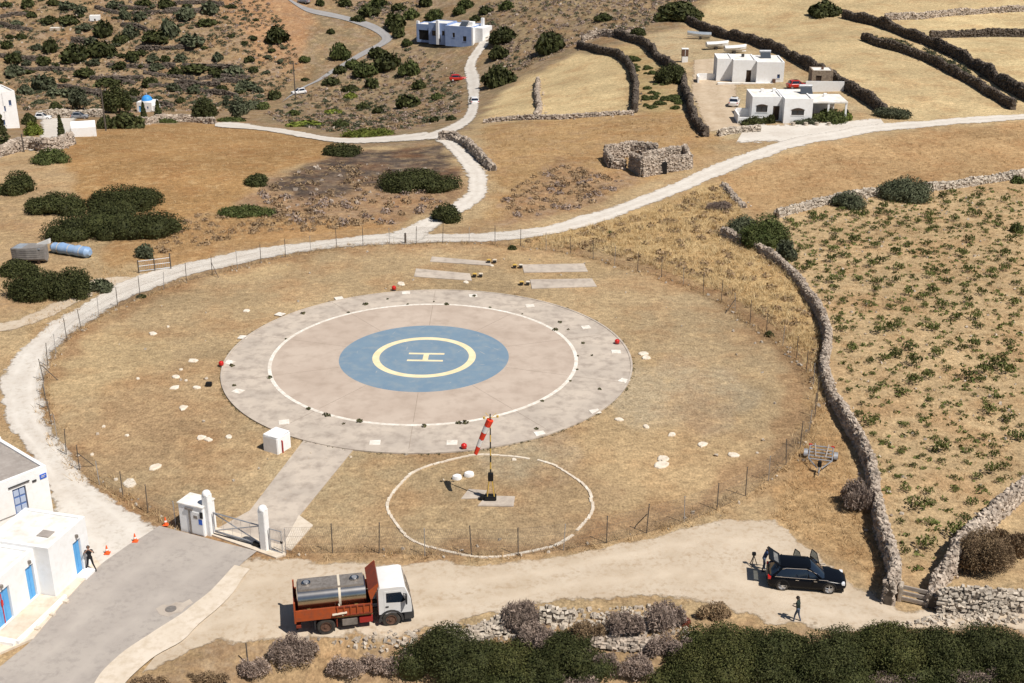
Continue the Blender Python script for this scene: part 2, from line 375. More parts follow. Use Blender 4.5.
zone([(268, 186), (300, 168), (345, 152), (440, 145), (458, 168), (450, 182), (380, 182), (335, 196), (280, 196)], (84, 68, 62), 0.3)   # burnt patch
zone([(700, 182), (790, 152), (880, 135), (1080, 117), (1080, 176), (905, 190), (780, 214), (735, 205)], (184, 138, 86))
zone([(720, 180), (740, 215), (790, 270), (825, 330), (820, 400), (790, 330), (700, 282), (600, 245), (500, 240), (640, 208)], (192, 150, 92))
zone([(735, 235), (780, 215), (905, 190), (1080, 172), (1080, 470), (940, 575), (900, 590), (880, 500), (840, 420), (822, 330), (800, 275)], (188, 150, 104))
zone([(820, 400), (880, 500), (890, 600), (850, 560), (760, 520), (790, 460)], (186, 140, 86))
zone([(-40, 620), (60, 700), (120, 760), (1100, 760), (1100, 600), (800, 622), (540, 612), (430, 640), (240, 650)], (166, 128, 86), 0.4)
# the mown circle inside the fence
rr = np.hypot(JX - PADX, JY - PADY); Cg[rr < 33.5] = lin((178, 143, 101)); ROCKY[rr < 33.5] = 0
ringm = (rr > 31.6) & (rr < 34.2); Cg[ringm] = lin((164, 122, 80))
ang = np.arctan2(YY - PADY, XX - PADX)
for (px, py, rx, rgb) in ((195, 395, 7.0, (170, 130, 88)), (150, 430, 6, (168, 126, 84)), (100, 360, 6, (188, 152, 104)), (680, 395, 6, (184, 158, 128)), (560, 250, 8, (184, 144, 94)),
                          (720, 330, 8, (174, 142, 104)), (650, 480, 8, (184, 144, 96)), (530, 450, 4.0, (178, 154, 126)), (330, 480, 5, (176, 146, 106)), (250, 250, 8, (190, 152, 102)), (560, 500, 4, (172, 134, 94)), (700, 470, 5, (186, 146, 98))):
    c = P(px, py); m = (np.hypot(JX - c.x, (JY - c.y) * 0.8) < rx) & (rr < 32); Cg[m] = 0.45 * Cg[m] + 0.55 * np.array(lin(rgb))
lum = Cg.mean(-1, keepdims=True); Cg = (lum * .26 + Cg * .74) * np.array([0.94, 1.015, 0.97])
# soften zone borders
for _ in range(2):
    Cp = np.pad(Cg, ((1, 1), (1, 1), (0, 0)), 'edge'); Cg = (Cp[:-2, 1:-1] + Cp[2:, 1:-1] + Cp[1:-1, :-2] + Cp[1:-1, 2:] + 2 * Cg) / 6
gm = bpy.data.materials.new('dry_ground'); MATS['dry_ground'] = gm; gm.use_nodes = True
def _ground():
    nt = gm.node_tree; N = nt.nodes; L = nt.links; b = N['Principled BSDF']; b.inputs['Roughness'].default_value = 1.0; b.inputs['Specular IOR Level'].default_value = 0.05
    geo = N.new('ShaderNodeNewGeometry'); at = N.new('ShaderNodeAttribute'); at.attribute_name = 'soil'; rk = N.new('ShaderNodeAttribute'); rk.attribute_name = 'rocky'
    def noise(sc, det=4.0, ro=0.6, stretch=None):
        n = N.new('ShaderNodeTexNoise'); n.inputs['Scale'].default_value = sc; n.inputs['Detail'].default_value = det; n.inputs['Roughness'].default_value = ro
        if stretch:
            mp = N.new('ShaderNodeMapping'); mp.inputs['Scale'].default_value = stretch; L.new(geo.outputs['Position'], mp.inputs[0]); L.new(mp.outputs[0], n.inputs['Vector'])
        else: L.new(geo.outputs['Position'], n.inputs['Vector'])
        return n.outputs[0]
    def mr(src, a, bb, c=0., d=1.):
        r = N.new('ShaderNodeMapRange'); r.inputs[1].default_value = a; r.inputs[2].default_value = bb; r.inputs[3].default_value = c; r.inputs[4].default_value = d; L.new(src, r.inputs[0]); return r.outputs[0]
    def mix(f, A, B, mode='MIX'):
        x = N.new('ShaderNodeMix'); x.data_type = 'RGBA'; x.blend_type = mode; L.new(f, x.inputs[0]) if not isinstance(f, float) else setattr(x.inputs[0], 'default_value', f)
        for s, v in ((x.inputs[6], A), (x.inputs[7], B)):
            if isinstance(v, tuple): s.default_value = (*v, 1)
            else: L.new(v, s)
        return x.outputs[2]
    def scale(col, f):
        v = N.new('ShaderNodeVectorMath'); v.operation = 'SCALE'; L.new(col, v.inputs[0]); L.new(f, v.inputs['Scale']); return v.outputs[0]
    c = at.outputs['Color']
    c = scale(c, mr(noise(0.07, 3), 0.3, 0.7, 0.78, 1.18))
    c = mix(mr(noise(0.16, 4), 0.47, 0.66, 0, 0.8), c, mix(0.42, c, lin((150, 106, 68))))          # redder earth showing
    c = mix(mr(noise(0.5, 5, 0.7), 0.50, 0.70, 0, 0.75), c, mix(0.55, c, lin((206, 178, 136))))       # bleached straw
    c = scale(c, mr(noise(1.5, 4, 0.7), 0.3, 0.7, 0.70, 1.28))
    c = scale(c, mr(noise(6.0, 3, 0.7, (1, 0.6, 1)), 0.3, 0.7, 0.66, 1.32))
    c = mix(mr(noise(1.1, 6, 0.75), 0.58, 0.66, 0, 0.6), c, mix(0.6, c, lin((112, 84, 56))))       # dark litter
    # rock and grey scrub soil
    f = N.new('ShaderNodeMath'); f.operation = 'MULTIPLY'; L.new(rk.outputs['Fac'], f.inputs[0]); L.new(mr(noise(0.22, 6, 0.75), 0.47, 0.6), f.inputs[1])
    c = mix(f.outputs[0], c, mix(mr(noise(0.9, 5, 0.8), 0.42, 0.6), lin((128, 104, 84)), lin((166, 148, 128))))
    L.new(c, b.inputs['Base Color'])
    bn = N.new('ShaderNodeBump'); bn.inputs['Strength'].default_value = 0.75; bn.inputs['Distance'].default_value = 0.12; L.new(noise(3.2, 7, 0.75), bn.inputs['Height']); L.new(bn.outputs[0], b.inputs['Normal'])
_ground()
gme = mesh_np('ground', np.stack([XX, YY, ZZ], -1).reshape(-1, 3), Fq, 'dry_ground', True)
a = gme.attributes.new('soil', 'FLOAT_COLOR', 'POINT'); a.data.foreach_set('color', np.concatenate([Cg, np.ones((NY, NU, 1))], -1).astype(np.float32).ravel())
a = gme.attributes.new('rocky', 'FLOAT', 'POINT'); a.data.foreach_set('value', ROCKY.astype(np.float32).ravel())
tag(link('ground', gme), 'dry straw-coloured ground around the helipad and up the hillside', kind='structure')

# ------------------------------------------------------------------ roads and tracks: strips between two edges
def strip(name, left, right, m, n=80, k=9, lift=0.05, rough=0.25, label=None, thick=0.0):
    A = catmull(PP(left), n); B = catmull(PP(right), n); rg = np.random.default_rng(len(name) + n)
    t = np.linspace(0, 1, k); V = np.empty((n, k, 3)); d = (B - A)[:, :2]; L = np.hypot(*d.T)
    ja = rg.normal(0, rough, n) ; jb = rg.normal(0, rough, n)
    kk = np.hanning(9) / np.hanning(9).sum(); ja = 1.6 * np.convolve(ja, kk, 'same'); jb = 1.6 * np.convolve(jb, kk, 'same')
    for j, tt in enumerate(t):
        s = tt + (1 - tt) * ja / np.maximum(L, 1) - tt * jb / np.maximum(L, 1)
        V[:, j, :2] = A[:, :2] + d * s[:, None]
    V[..., 2] = height(V[..., 0], V[..., 1]) + lift
    ed = np.minimum(t, 1 - t)[None, :] * L[:, None]; e = np.clip(ed / (0.9 if m in ('track', 'dirt', 'yard') else .3), 0, 1)
    q = np.abs(t - 0.5); rut = np.exp(-((q - 0.2) / 0.09) ** 2)[None, :] * np.ones((n, 1))
    I = np.arange(n * k).reshape(n, k); F = np.stack([I[:-1, :-1], I[:-1, 1:], I[1:, 1:], I[1:, :-1]], -1).reshape(-1, 4)
    # make faces point up
    v = V.reshape(-1, 3); p = v[F[0]]; 
    if np.cross(p[1] - p[0], p[2] - p[0])[2] < 0: F = F[:, ::-1]
    me = mesh_np(name, v, F, m, True)
    x = me.attributes.new('edge', 'FLOAT', 'POINT'); x.data.foreach_set('value', e.astype(np.float32).ravel())
    x = me.attributes.new('rut', 'FLOAT', 'POINT'); x.data.foreach_set('value', rut.astype(np.float32).ravel())
    return tag(link(name, me), label, kind='structure')
strip('perimeter_track',
      [(80, 590), (66, 540), (52, 505), (28, 455), (6, 418), (-3, 390), (4, 365), (26, 342), (62, 316), (104, 290), (150, 272), (210, 257), (270, 247), (330, 239.5), (392, 233), (440, 234.5), (490, 232), (545, 225), (600, 211), (650, 192), (700, 171), (760, 147), (830, 131), (900, 122), (1040, 112)],
      [(190, 572), (175, 540), (158, 527), (108, 492), (74, 458), (50, 420), (43, 388), (50, 361), (76, 334), (112, 309), (152, 290), (202, 275), (262, 261), (332, 249.5), (395, 245.5), (440, 244), (492, 242), (548, 236), (603, 223), (660, 201), (722, 176), (782, 152), (850, 137.5), (920, 128), (1040, 118.5)], 'track', 220, 11, 0.06, 0.3, 'pale gravel track circling the fenced helipad')
strip('hill_track', [(384, 236), (425, 218), (450, 205), (462, 195), (466, 180), (458, 165), (447, 151), (434, 140)], [(420, 243), (446, 223), (474, 208), (486, 197), (489, 178), (478, 160), (465, 148), (452, 137)], 'track', 70, 7, 0.09, 0.15, 'pale track climbing away behind the round bush')
strip('house_track', [(420, 136), (452, 124), (466, 112), (467, 95), (465, 78), (464, 66), (470, 54), (477, 44), (482, 34)], [(440, 139), (466, 127), (478, 114), (480, 95), (481, 78), (477, 66), (481, 55), (489, 45), (492, 34)], 'track', 70, 5, 0.12, 0.12, 'pale track climbing to the blue-walled house')
strip('village_track', [(215, 122), (250, 124), (295, 131), (340, 138), (390, 136), (425, 132)], [(215, 127), (250, 130), (295, 137), (340, 144), (392, 143), (440, 140)], 'track', 60, 5, 0.12, 0.12, 'pale track above the orange field leading to the village')
strip('hairpin_road', [(281, -6), (308, 8), (340, 15), (370, 23), (389, 34), (391, 41), (372, 52), (346, 66), (322, 80), (302, 90), (284, 101)], [(285, -2), (308, 12.5), (340, 19.5), (367, 28.5), (381, 37), (379, 43), (360, 53), (337, 67), (314, 82), (296, 92), (279, 104)], 'asphalt_far', 70, 5, 0.15, 0.0, 'grey asphalt road bending round the hillside')
strip('village_road', [(26, 152), (36, 142), (40, 130), (38, 119)], [(60, 147), (70, 140), (73, 130), (78, 118.5)], 'track', 30, 6, 0.12, 0.1, 'pale paved square between the village houses')
strip('field_path', [(-30, 325), (20, 318), (60, 300), (88, 280), (112, 276), (140, 276)], [(-30, 338), (15, 330), (50, 318), (90, 298), (115, 288), (148, 282)], 'dirt', 40, 6, 0.05, 0.3, 'bare earth path joining the gravel track')
strip('house_yard', [(694, 60), (690, 90), (698, 115), (708, 132)], [(722, 58), (738, 85), (742, 112), (750, 126)], 'yard', 30, 8, 0.05, 0.3, 'bare gravel yard beside the white houses')
strip('house_drive', [(748, 122), (790, 124), (840, 121), (880, 118)], [(735, 145), (790, 142), (850, 132), (885, 125)], 'track', 30, 5, 0.05, 0.3, 'pale drive in front of the white house')
strip('near_track', [(232, 560), (290, 556), (370, 560), (450, 563), (530, 559), (600, 549), (660, 535), (710, 522), (765, 520), (810, 545), (850, 580), (900, 606), (960, 606), (1050, 606)],
      [(140, 676), (200, 652), (285, 640), (360, 648), (420, 634), (500, 613), (580, 602), (650, 600), (700, 604), (745, 618), (800, 631), (870, 634), (960, 630), (1050, 630)], 'dirt', 150, 15, 0.04, 0.35, 'pale dusty track where the truck and the black car stand')
strip('asphalt_road', [(-70, 720), (20, 652), (60, 607), (88, 577), (120, 552), (160, 527)], [(60, 740), (120, 662), (170, 624), (215, 592), (240, 566), (256, 552)], 'asphalt', 60, 8, 0.09, 0.05, 'grey asphalt drive leading up to the helipad gate')
strip('concrete_verge', [(50, 745), (112, 665), (165, 625), (212, 592), (236, 567)], [(85, 745), (134, 675), (184, 640), (228, 600), (251, 571)], 'dirt', 40, 4, 0.14, 0.12, 'pale concrete verge beside the asphalt drive')
bpy.data.objects['concrete_verge'].data.materials[0] = MATS['concrete_pale']
def slab(name, pts, m, th=0.1, lift=0.0, parent=None, base=None):
    w = PP(pts); z = max(w[:, 2]) + lift
    o = MB().prism([(p[0], p[1]) for p in w], z - 0.25, z + th, 'z').build(name, m, parent); return o
tag(slab('pavement', [(-30, 672), (0, 655), (34, 640), (62, 606), (89, 577), (101, 566), (92, 556), (70, 572), (36, 596), (-30, 640)], 'concrete_pale', 0.14), 'beige pavement along the white building', kind='structure')
tag(slab('concrete_path', [(250, 511), (305, 439), (356, 447), (299, 517), (313, 526), (290, 551), (214, 531)], 'concrete', 0.06), 'concrete path from the gate to the helipad', kind='structure')
tag(slab('gate_threshold', [(203, 533), (214, 528), (284, 547), (286, 556), (276, 559)], 'concrete_pale', 0.12), 'pale concrete threshold under the gate', kind='structure')

# ------------------------------------------------------------------ the helipad
PXM = 1 / vscale(pad)
Rw, Rb, Ry, Ro = 151.2 * PXM, 84.6 * PXM, 51.6 * PXM, 200.6 * PXM
OX, OY = 0.42, -0.55
hp = empty('helipad', (PADX, PADY, 0), 0, 'round concrete helipad with blue disc, white rings and letter H', 'helipad')
MB().disc(Ro, -0.2, 0.075, 160).build('apron_ring', 'concrete', hp, loc=(OX, OY, 0))
MB().disc(Rw, -0.1, 0.085, 160).build('landing_slab', 'pad_salmon', hp, loc=(0, -.25, 0))
MB().ring(Rw - 0.12, Rw + 0.2, 0.06, 0.091, 180).build('edge_marking', 'paint_white', hp, loc=(0, -.25, 0))
MB().disc(Rb, 0.06, 0.091, 140).build('blue_disc', 'pad_blue', hp)
MB().ring(Ry - 0.62, Ry, 0.07, 0.097, 140).build('circle_marking', 'paint_cream', hp)
hh = MB(); hl, hs, hw = 1.6, 0.95, 0.34
rzh = R(-2)
hh.box(-hl, hl, hs - hw, hs, .07, .097).box(-hl, hl, -hs, -hs + hw, .07, .097).box(-.24, .24, -hs + hw, hs - hw, .07, .097)
hh.build('letter_h', 'paint_cream', hp, rz=rzh, loc=(0.15, -0.1, 0))
# paint wear and old scuffs on the disc, patches on the slab
mat('paint_worn', lin((150, 158, 164)), .9); sc_ = MB()
for i in range(30):
    a, r = random.uniform(0, 6.28), Rb * math.sqrt(random.random()) * 0.96
    if Ry - .7 < r < Ry + .1: continue
    L_, w_, t_ = random.uniform(.08, .5), random.uniform(.02, .08), random.uniform(0, 3.14)
    x, y = r * math.cos(a), r * math.sin(a); c, s = math.cos(t_), math.sin(t_)
    sc_.prism([(x + c * L_ * p - s * w_ * q * random.uniform(.4, 1), y + s * L_ * p + c * w_ * q * random.uniform(.4, 1)) for p, q in ((-1, -.3), (-.2, -1), (.7, -.6), (1, .2), (.3, 1), (-.6, .7))], .085, .0945, 'z')
tag(sc_.build('paint_wear', 'paint_worn', hp), kind='stuff')
# slab joints: narrow dark seams across the salmon slab and the apron
jt = MB()
for k in range(10):
    a = R(18 + 36 * k); c, s = math.cos(a), math.sin(a)
    for r0, r1, z in ((Rb + .1, Rw - .2, .0885), (Rw + .25, Ro - .1, .0785)):
        jt.prism([(c * r0 - s * .02, s * r0 + c * .02), (c * r1 - s * .02, s * r1 + c * .02), (c * r1 + s * .02, s * r1 - c * .02), (c * r0 + s * .02, s * r0 - c * .02)], z - .02, z, 'z')
mat('joint', lin((140, 126, 114)), 0.95, lin((160, 146, 132)), 0.8); tag(jt.build('slab_joint', 'joint', hp), kind='stuff')
MB().ring(Ro - 0.02, Ro + 0.16, -0.05, 0.12, 160).build('kerb', 'concrete', hp, loc=(OX, OY, 0))
# sixteen white marker plates on the rim
PL = []
for k, (px, py) in enumerate([(229, 363), (238, 392), (243, 338), (280, 315), (339, 299), (406, 293.5), (473, 296.5), (530, 306.5), (586, 328), (616, 352.5), (624, 381.5), (595, 412.5), (540, 434.5), (452, 443.5), (375, 443.5), (284, 423)]):
    p = P(px, py)
    PL.append((p, MB().box(-.42, .42, -.4, .4, .06, .108).build('marker_plate', 'paint_white', loc=(p.x, p.y, 0), rz=random.uniform(-.6, .6), bevel=.01)))
ORD = ['first', 'second', 'third', 'fourth', 'fifth', 'sixth', 'seventh', 'eighth', 'ninth', 'tenth', 'eleventh', 'twelfth', 'thirteenth', 'fourteenth', 'fifteenth', 'sixteenth', 'seventeenth', 'eighteenth', 'nineteenth', 'twentieth']
_fl = P(394, 290.5); _a0 = math.atan2(_fl.y - PADY, _fl.x - PADX)
for k, (p, o) in enumerate(sorted(PL, key=lambda q: (_a0 - math.atan2(q[0].y - PADY, q[0].x - PADX)) % (2 * math.pi))):
    tag(o, 'white marker plate on the helipad rim, %s clockwise from the far red lamp' % ORD[k], 'marker', 'white marker plates on the helipad rim')
def red_lamp(px, py, label):
    p = P(px, py); t = empty('edge_lamp', (p.x, p.y, 0.10), 0, label, 'lamp', 'red lamps on the helipad edge')
    MB().cyl((0, 0, -.12), .2, .16, 'z', 12).build('base', 'dark_plastic', t)
    MB().loft([[(r * math.cos(a), r * math.sin(a), z) for a in [i * math.pi / 6 for i in range(12)]] for r, z in ((.19, .04), (.24, .16), (.22, .32), (.1, .42))]).build('lens', 'lamp_red', t, True)
    return t
red_lamp(394, 290.5, 'red lamp on the far edge of the helipad'); red_lamp(221.5, 366.5, 'red lamp on the left edge of the helipad')
red_lamp(617, 344.5, 'red lamp on the right edge of the helipad'); red_lamp(464, 449.5, 'red lamp on the near edge of the helipad beside the windsock')
# the four old light panels in the grass behind the pad
for k, (pts, lamp, lab) in enumerate([([(432, 257), (490, 262), (492, 266), (430, 262)], (492, 263), 'upper left concrete panel behind the helipad'), ([(416, 269), (470, 274), (472, 281), (414, 277)], (478, 277), 'lower left concrete panel behind the helipad'),
                                   ([(522, 265), (584, 264), (588, 272), (524, 273)], (518, 268), 'upper right concrete panel behind the helipad'), ([(530, 280), (592, 279), (597, 287), (532, 289)], (525, 285), 'lower right concrete panel behind the helipad')]):
    w = PP(pts); t = empty('approach_panel', (*w.mean(0)[:2], 0), 0, 'grey weathered ' + lab, 'panel', 'concrete panels behind the helipad')
    c = w.mean(0)
    MB().prism([(p[0] - c[0], p[1] - c[1]) for p in w], -.1, .07, 'z').build('panel', 'concrete', t)
    p = P(*lamp); lt = empty('floodlight', (p.x, p.y, 0), 0, 'small floodlight with white cap beside the ' + lab, 'lamp', 'floodlights behind the helipad')
    for dx, mm in ((-.35, 'mast_yellow'), (.3, 'lime_stone')):
        MB().box(dx - .22, dx + .22, -.2, .2, .12, .42).build('housing', mm, lt, bevel=.05); MB().box(dx - .18, dx + .18, -.28, -.205, .15, .38).build('glass', 'glass_dark', lt)
        MB().bar((dx, 0, -.05), (dx, 0, .12), .04).build('stem', 'black', lt)

tag(slab('patched_asphalt', [(156, 610), (163, 606), (170, 606.5), (176, 603.5), (183, 604), (190, 600.5), (193, 604), (186, 608), (182, 613), (174, 615), (168, 618), (160, 616)], 'concrete', 0.105, 0.0), 'pale cement patch on the asphalt drive', kind='structure')
mh = P(171, 610.5); tag(MB().cyl((0, 0, 0), .34, .125, 'z', 20).build('manhole_cover', 'steel_dull', loc=mh), 'round metal manhole cover on the asphalt drive', 'manhole cover')
tag(slab('gate_apron', [(299, 516), (313, 526), (291, 551), (283, 546)], 'concrete_pale', 0.09), 'pale concrete slab inside the small side gate', kind='structure')

# ------------------------------------------------------------------ dry-stone walls
CUBE = np.array([(-1, -1, -1), (1, -1, -1), (1, 1, -1), (-1, 1, -1), (-1, -1, 1), (1, -1, 1), (1, 1, 1), (-1, 1, 1)], float) * 0.5
CF = np.array([(3, 2, 1, 0), (4, 5, 6, 7), (0, 1, 5, 4), (1, 2, 6, 5), (2, 3, 7, 6), (3, 0, 4, 7)])
def stones_mesh(name, C, S, A, m, jit=0.27, tilt=0.4):
    """many irregular stones as one mesh: centres C, sizes S, headings A"""
    n = len(C); r = np.random.default_rng(n)
    v = CUBE[None] * (1 + r.normal(0, jit, (n, 8, 3))); v[:, 4:, :2] *= r.uniform(0.62, 0.98, (n, 1, 1)); v = v * S[:, None, :]
    t = r.normal(0, tilt, n); y = v[..., 1] * np.cos(t)[:, None] - v[..., 2] * np.sin(t)[:, None]; z = v[..., 1] * np.sin(t)[:, None] + v[..., 2] * np.cos(t)[:, None]
    v = np.stack([v[..., 0], y, z], -1)
    c, s = np.cos(A)[:, None], np.sin(A)[:, None]
    v = np.stack([v[..., 0] * c - v[..., 1] * s, v[..., 0] * s + v[..., 1] * c, v[..., 2]], -1) + C[:, None, :]
    F = (CF[None] + 8 * np.arange(n)[:, None, None]).reshape(-1, 4)
    return mesh_np(name, v.reshape(-1, 3), F, m)
def wall(label, pts, h=1.2, th=0.7, m='stone', size=0.34, group=None, name='stone_wall', parent=None, ragged=0.18, cat='wall', world_pts=None, taper=1.0):
    w = np.array(world_pts, float) if world_pts is not None else PP(pts)
    L = np.hypot(*np.diff(w[:, :2], axis=0).T).sum(); n = max(4, int(L / 0.9))
    path = catmull(w, n) if len(w) > 2 else np.linspace(w[0], w[1], n)
    path[:, 2] = height(path[:, 0], path[:, 1]) if world_pts is None else path[:, 2]
    base = path[0].copy(); r = np.random.default_rng(int(L * 100) % 9999)
    d = np.gradient(path[:, :2], axis=0); d /= np.maximum(np.hypot(*d.T)[:, None], 1e-6); nn = np.stack([-d[:, 1], d[:, 0]], -1)
    hh = h * (np.linspace(taper, 1, n) + np.convolve(r.normal(0, ragged, n + 6), np.ones(4) / 4, 'valid')[:n] * 1.3)
    wob = np.convolve(r.normal(0, .22, n + 8), np.ones(5) / 5, 'valid')[:n]; path[:, :2] += nn * wob[:, None]
    t = empty(name, tuple(base), 0, label, cat, group) if parent is None else parent
    if parent is not None: base = np.array(parent.location)
    # core
    secs = []
    for i in range(n):
        p = path[i] - base; q = nn[i] * th * 0.40; q2 = nn[i] * th * 0.30; b = -0.5
        secs.append([(p[0] - q[0], p[1] - q[1], p[2] + b), (p[0] + q[0], p[1] + q[1], p[2] + b), (p[0] + q2[0], p[1] + q2[1], p[2] + hh[i] - .12), (p[0] - q2[0], p[1] - q2[1], p[2] + hh[i] - .12)])
    MB().loft(secs).build('core', 'stone_core', t)
    # stones in courses on both faces and along the top
    C, S, A = [], [], []
    courses = max(2, int(h / (size * 0.62))); s = 0.0
    seglen = np.concatenate([[0], np.cumsum(np.hypot(*np.diff(path[:, :2], axis=0).T))]); tot = seglen[-1]
    ns = max(2, int(tot / (size * 0.95)))
    for k in range(courses + 1):
        zf = k / courses
        for side in (-1, 1):
            ss = (np.arange(ns) + r.uniform(0, 1, ns) * .5) / ns * tot
            pi = np.stack([np.interp(ss, seglen, path[:, j]) for j in range(3)], -1); ni = np.stack([np.interp(ss, seglen, nn[:, j]) for j in range(2)], -1); hi = np.interp(ss, seglen, hh)
            off = side * th * (0.44 - 0.14 * zf) * (1 if k < courses else .5) + r.normal(0, .04, ns)
            c = np.column_stack([pi[:, :2] + ni * off[:, None], pi[:, 2] + hi * zf * 0.97 + r.normal(0, .05, ns)])
            C.append(c - base); S.append(np.column_stack([r.uniform(.75, 1.6, ns) * size, r.uniform(.7, 1.2, ns) * size, r.uniform(.5, 1.0, ns) * size])); A.append(np.arctan2(ni[:, 1], ni[:, 0]) + math.pi / 2 + r.normal(0, .25, ns))
    # fallen stones at the foot
    nf = int(tot * 0.5)
    if nf and parent is None:
        ss = r.uniform(0, tot, nf); pi = np.stack([np.interp(ss, seglen, path[:, j]) for j in range(3)], -1); ni = np.stack([np.interp(ss, seglen, nn[:, j]) for j in range(2)], -1)
        off = r.choice([-1, 1], nf) * (th * .5 + np.abs(r.normal(0, .5, nf)))
        xy = pi[:, :2] + ni * off[:, None]; C.append(np.column_stack([xy, height(xy[:, 0], xy[:, 1]) + .06]) - base); S.append(r.uniform(.5, 1.1, (nf, 3)) * size * np.array([1, 1, .7])); A.append(r.uniform(0, 6, nf))
    tag(link('stones', stones_mesh('stones', np.vstack(C), np.vstack(S), np.concatenate(A), m), t), kind='stuff')
    return t
wall('long winding dry-stone wall between the helipad fence and vineyard', [(722, 236), (752, 247), (775, 262), (796, 280), (815, 309), (826, 339), (824, 369), (832, 399), (846, 424), (862, 454), (874, 494), (880, 524), (887, 554), (893, 584), (889, 606)], 1.4, .58, 'stone', .25, taper=.55)
wall('stone wall along the lower right vineyard edge rising to frame edge', [(1045, 478), (1024, 493), (1000, 514), (972, 543), (950, 570), (936, 588), (932, 609)], 1.35, .7, 'stone', .26)
wall('pale dry-stone wall fronting the brown thicket at lower right', [(936, 610), (960, 611), (990, 611), (1024, 610), (1050, 609)], 1.2, .8, 'stone_pale', .24, ragged=.3)
wall('low pale stone wall along the top of the vineyard', [(775, 217), (800, 210), (850, 199), (905, 192), (960, 187), (1024, 177), (1045, 175)], 0.95, .8, 'stone_pale', .34)
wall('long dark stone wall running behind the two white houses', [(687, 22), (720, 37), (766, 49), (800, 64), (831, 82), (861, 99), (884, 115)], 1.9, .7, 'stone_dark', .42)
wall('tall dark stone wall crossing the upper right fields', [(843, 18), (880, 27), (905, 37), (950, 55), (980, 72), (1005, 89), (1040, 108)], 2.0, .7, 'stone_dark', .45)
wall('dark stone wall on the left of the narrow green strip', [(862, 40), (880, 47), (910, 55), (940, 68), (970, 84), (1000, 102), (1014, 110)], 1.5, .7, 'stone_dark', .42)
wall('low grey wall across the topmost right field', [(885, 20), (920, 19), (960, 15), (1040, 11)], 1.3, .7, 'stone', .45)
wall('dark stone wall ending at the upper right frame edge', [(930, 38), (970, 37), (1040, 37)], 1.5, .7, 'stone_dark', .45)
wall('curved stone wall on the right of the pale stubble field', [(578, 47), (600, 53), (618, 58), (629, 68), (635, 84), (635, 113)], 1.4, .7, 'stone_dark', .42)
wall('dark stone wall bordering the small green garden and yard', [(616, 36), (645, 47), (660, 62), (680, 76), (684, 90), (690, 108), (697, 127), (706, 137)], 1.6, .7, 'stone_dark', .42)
wall('short broken wall inside the pale stubble field', [(538, 82), (537, 96), (540, 108), (536, 118)], 1.0, .6, 'stone', .4)
wall('broken stone wall beside the bend of the climbing track', [(440, 140), (456, 141), (470, 150), (481, 161), (494, 171)], 1.3, .8, 'stone', .42)
wall('low stone wall in front of the white house drive', [(719, 136), (735, 133), (760, 131)], 0.8, .7, 'stone_pale', .4)
wall('stone wall below the village square', [(-10, 160), (12, 153), (30, 149), (50, 152), (72, 144)], 1.8, .7, 'stone', .45)
wall('stone wall behind the village square', [(38, 118), (70, 117), (104, 117)], 1.6, .6, 'stone_pale', .45)
wall('stone wall below the blue-domed chapel', [(136, 126), (160, 122), (192, 122), (215, 124)], 1.4, .7, 'stone', .45)
wall('stone wall at the far end of the pale stubble field', [(582, 42), (600, 36), (620, 36), (645, 33)], 1.2, .7, 'stone', .45)
wall('low stone wall at the foot of the pale stubble field', [(484, 123), (520, 120), (560, 119), (600, 116), (634, 114)], 0.6, .6, 'stone', .38)
wall('stone wall along the right side of the green garden strip', [(722, 186), (735, 200), (744, 208)], 0.55, .7, 'stone', .3, ragged=.5)
# near bank: retaining rubble
wall('rubble retaining wall of pale rocks on the bank near the truck', [(444, 641), (462, 639), (482, 634), (505, 627)], 0.9, 1.2, 'stone_pale', .22, ragged=.5, cat='rubble wall')
wall('broken row of white and dark rocks below the track middle', [(541, 618), (556, 619), (572, 618)], 0.5, .9, 'stone_pale', .24, ragged=.5, cat='rubble wall')
wall('grey rock row under the dry bushes near the red shrub', [(592, 640), (615, 644), (640, 646), (660, 645)], 0.45, .9, 'stone', .22, ragged=.5, cat='rubble wall')
# terrace walls on the left hillside
r_ = np.random.default_rng(5)
for i in range(30):
    x0 = r_.uniform(-10, 250); y0 = r_.uniform(4, 98); L_ = r_.uniform(25, 75); sl = r_.uniform(-.12, .22)
    if x0 + L_ > 275 or (x0 > 190 and y0 < 45): continue
    wall('low dark terrace wall on the left hillside', [(x0, y0), (x0 + L_ * .5, y0 + sl * L_ * .5 + r_.uniform(-2, 2)), (x0 + L_, y0 + sl * L_)], r_.uniform(.55, .9), .5, 'stone_dark', .6, 'terrace walls on the left hillside', 'terrace_wall', ragged=.3)

# ruined stone building
rb = P(641, 178); ru = empty('stone_ruin', rb, 0, 'roofless stone ruin beside the pale track', 'ruin')
def ruin_wall(a, b, h, **k):
    A, B = P(*a), P(*b); part = empty('wall', (0, 0, 0)); COL.objects.unlink(part); bpy.data.objects.remove(part)
    wall(None, None, h * .78, .62, 'stone', .3, parent=ru, world_pts=[A, (A + B) / 2 + Vector((.05, .05, 0)), B], ragged=k.get('ragged', .12))
for a, b, h in (((642, 177), (662, 173), 3.1), ((664, 172.5), (690, 168), 2.9), ((690, 168), (684, 158), 2.5), ((684, 158), (640, 165), 2.3), ((642, 177), (630, 169), 3.3),
                ((605, 160), (631, 156), 3.0), ((631, 156), (657, 159), 2.7), ((605, 160), (612, 168), 2.0), ((612, 168), (626, 169), 1.6)):
    ruin_wall(a, b, h)
MB().prism([(P(659, 174.4).x - rb.x, 0.0), (P(666, 172.6).x - rb.x, 0.0), (P(666, 172.6).x - rb.x, 1.6), (P(659, 174.4).x - rb.x, 1.6)], -.2, .35, 'y').build('doorway', 'black', ru, loc=(0, P(662, 173.4).y - rb.y - .3, P(662, 173.4).z - rb.z))

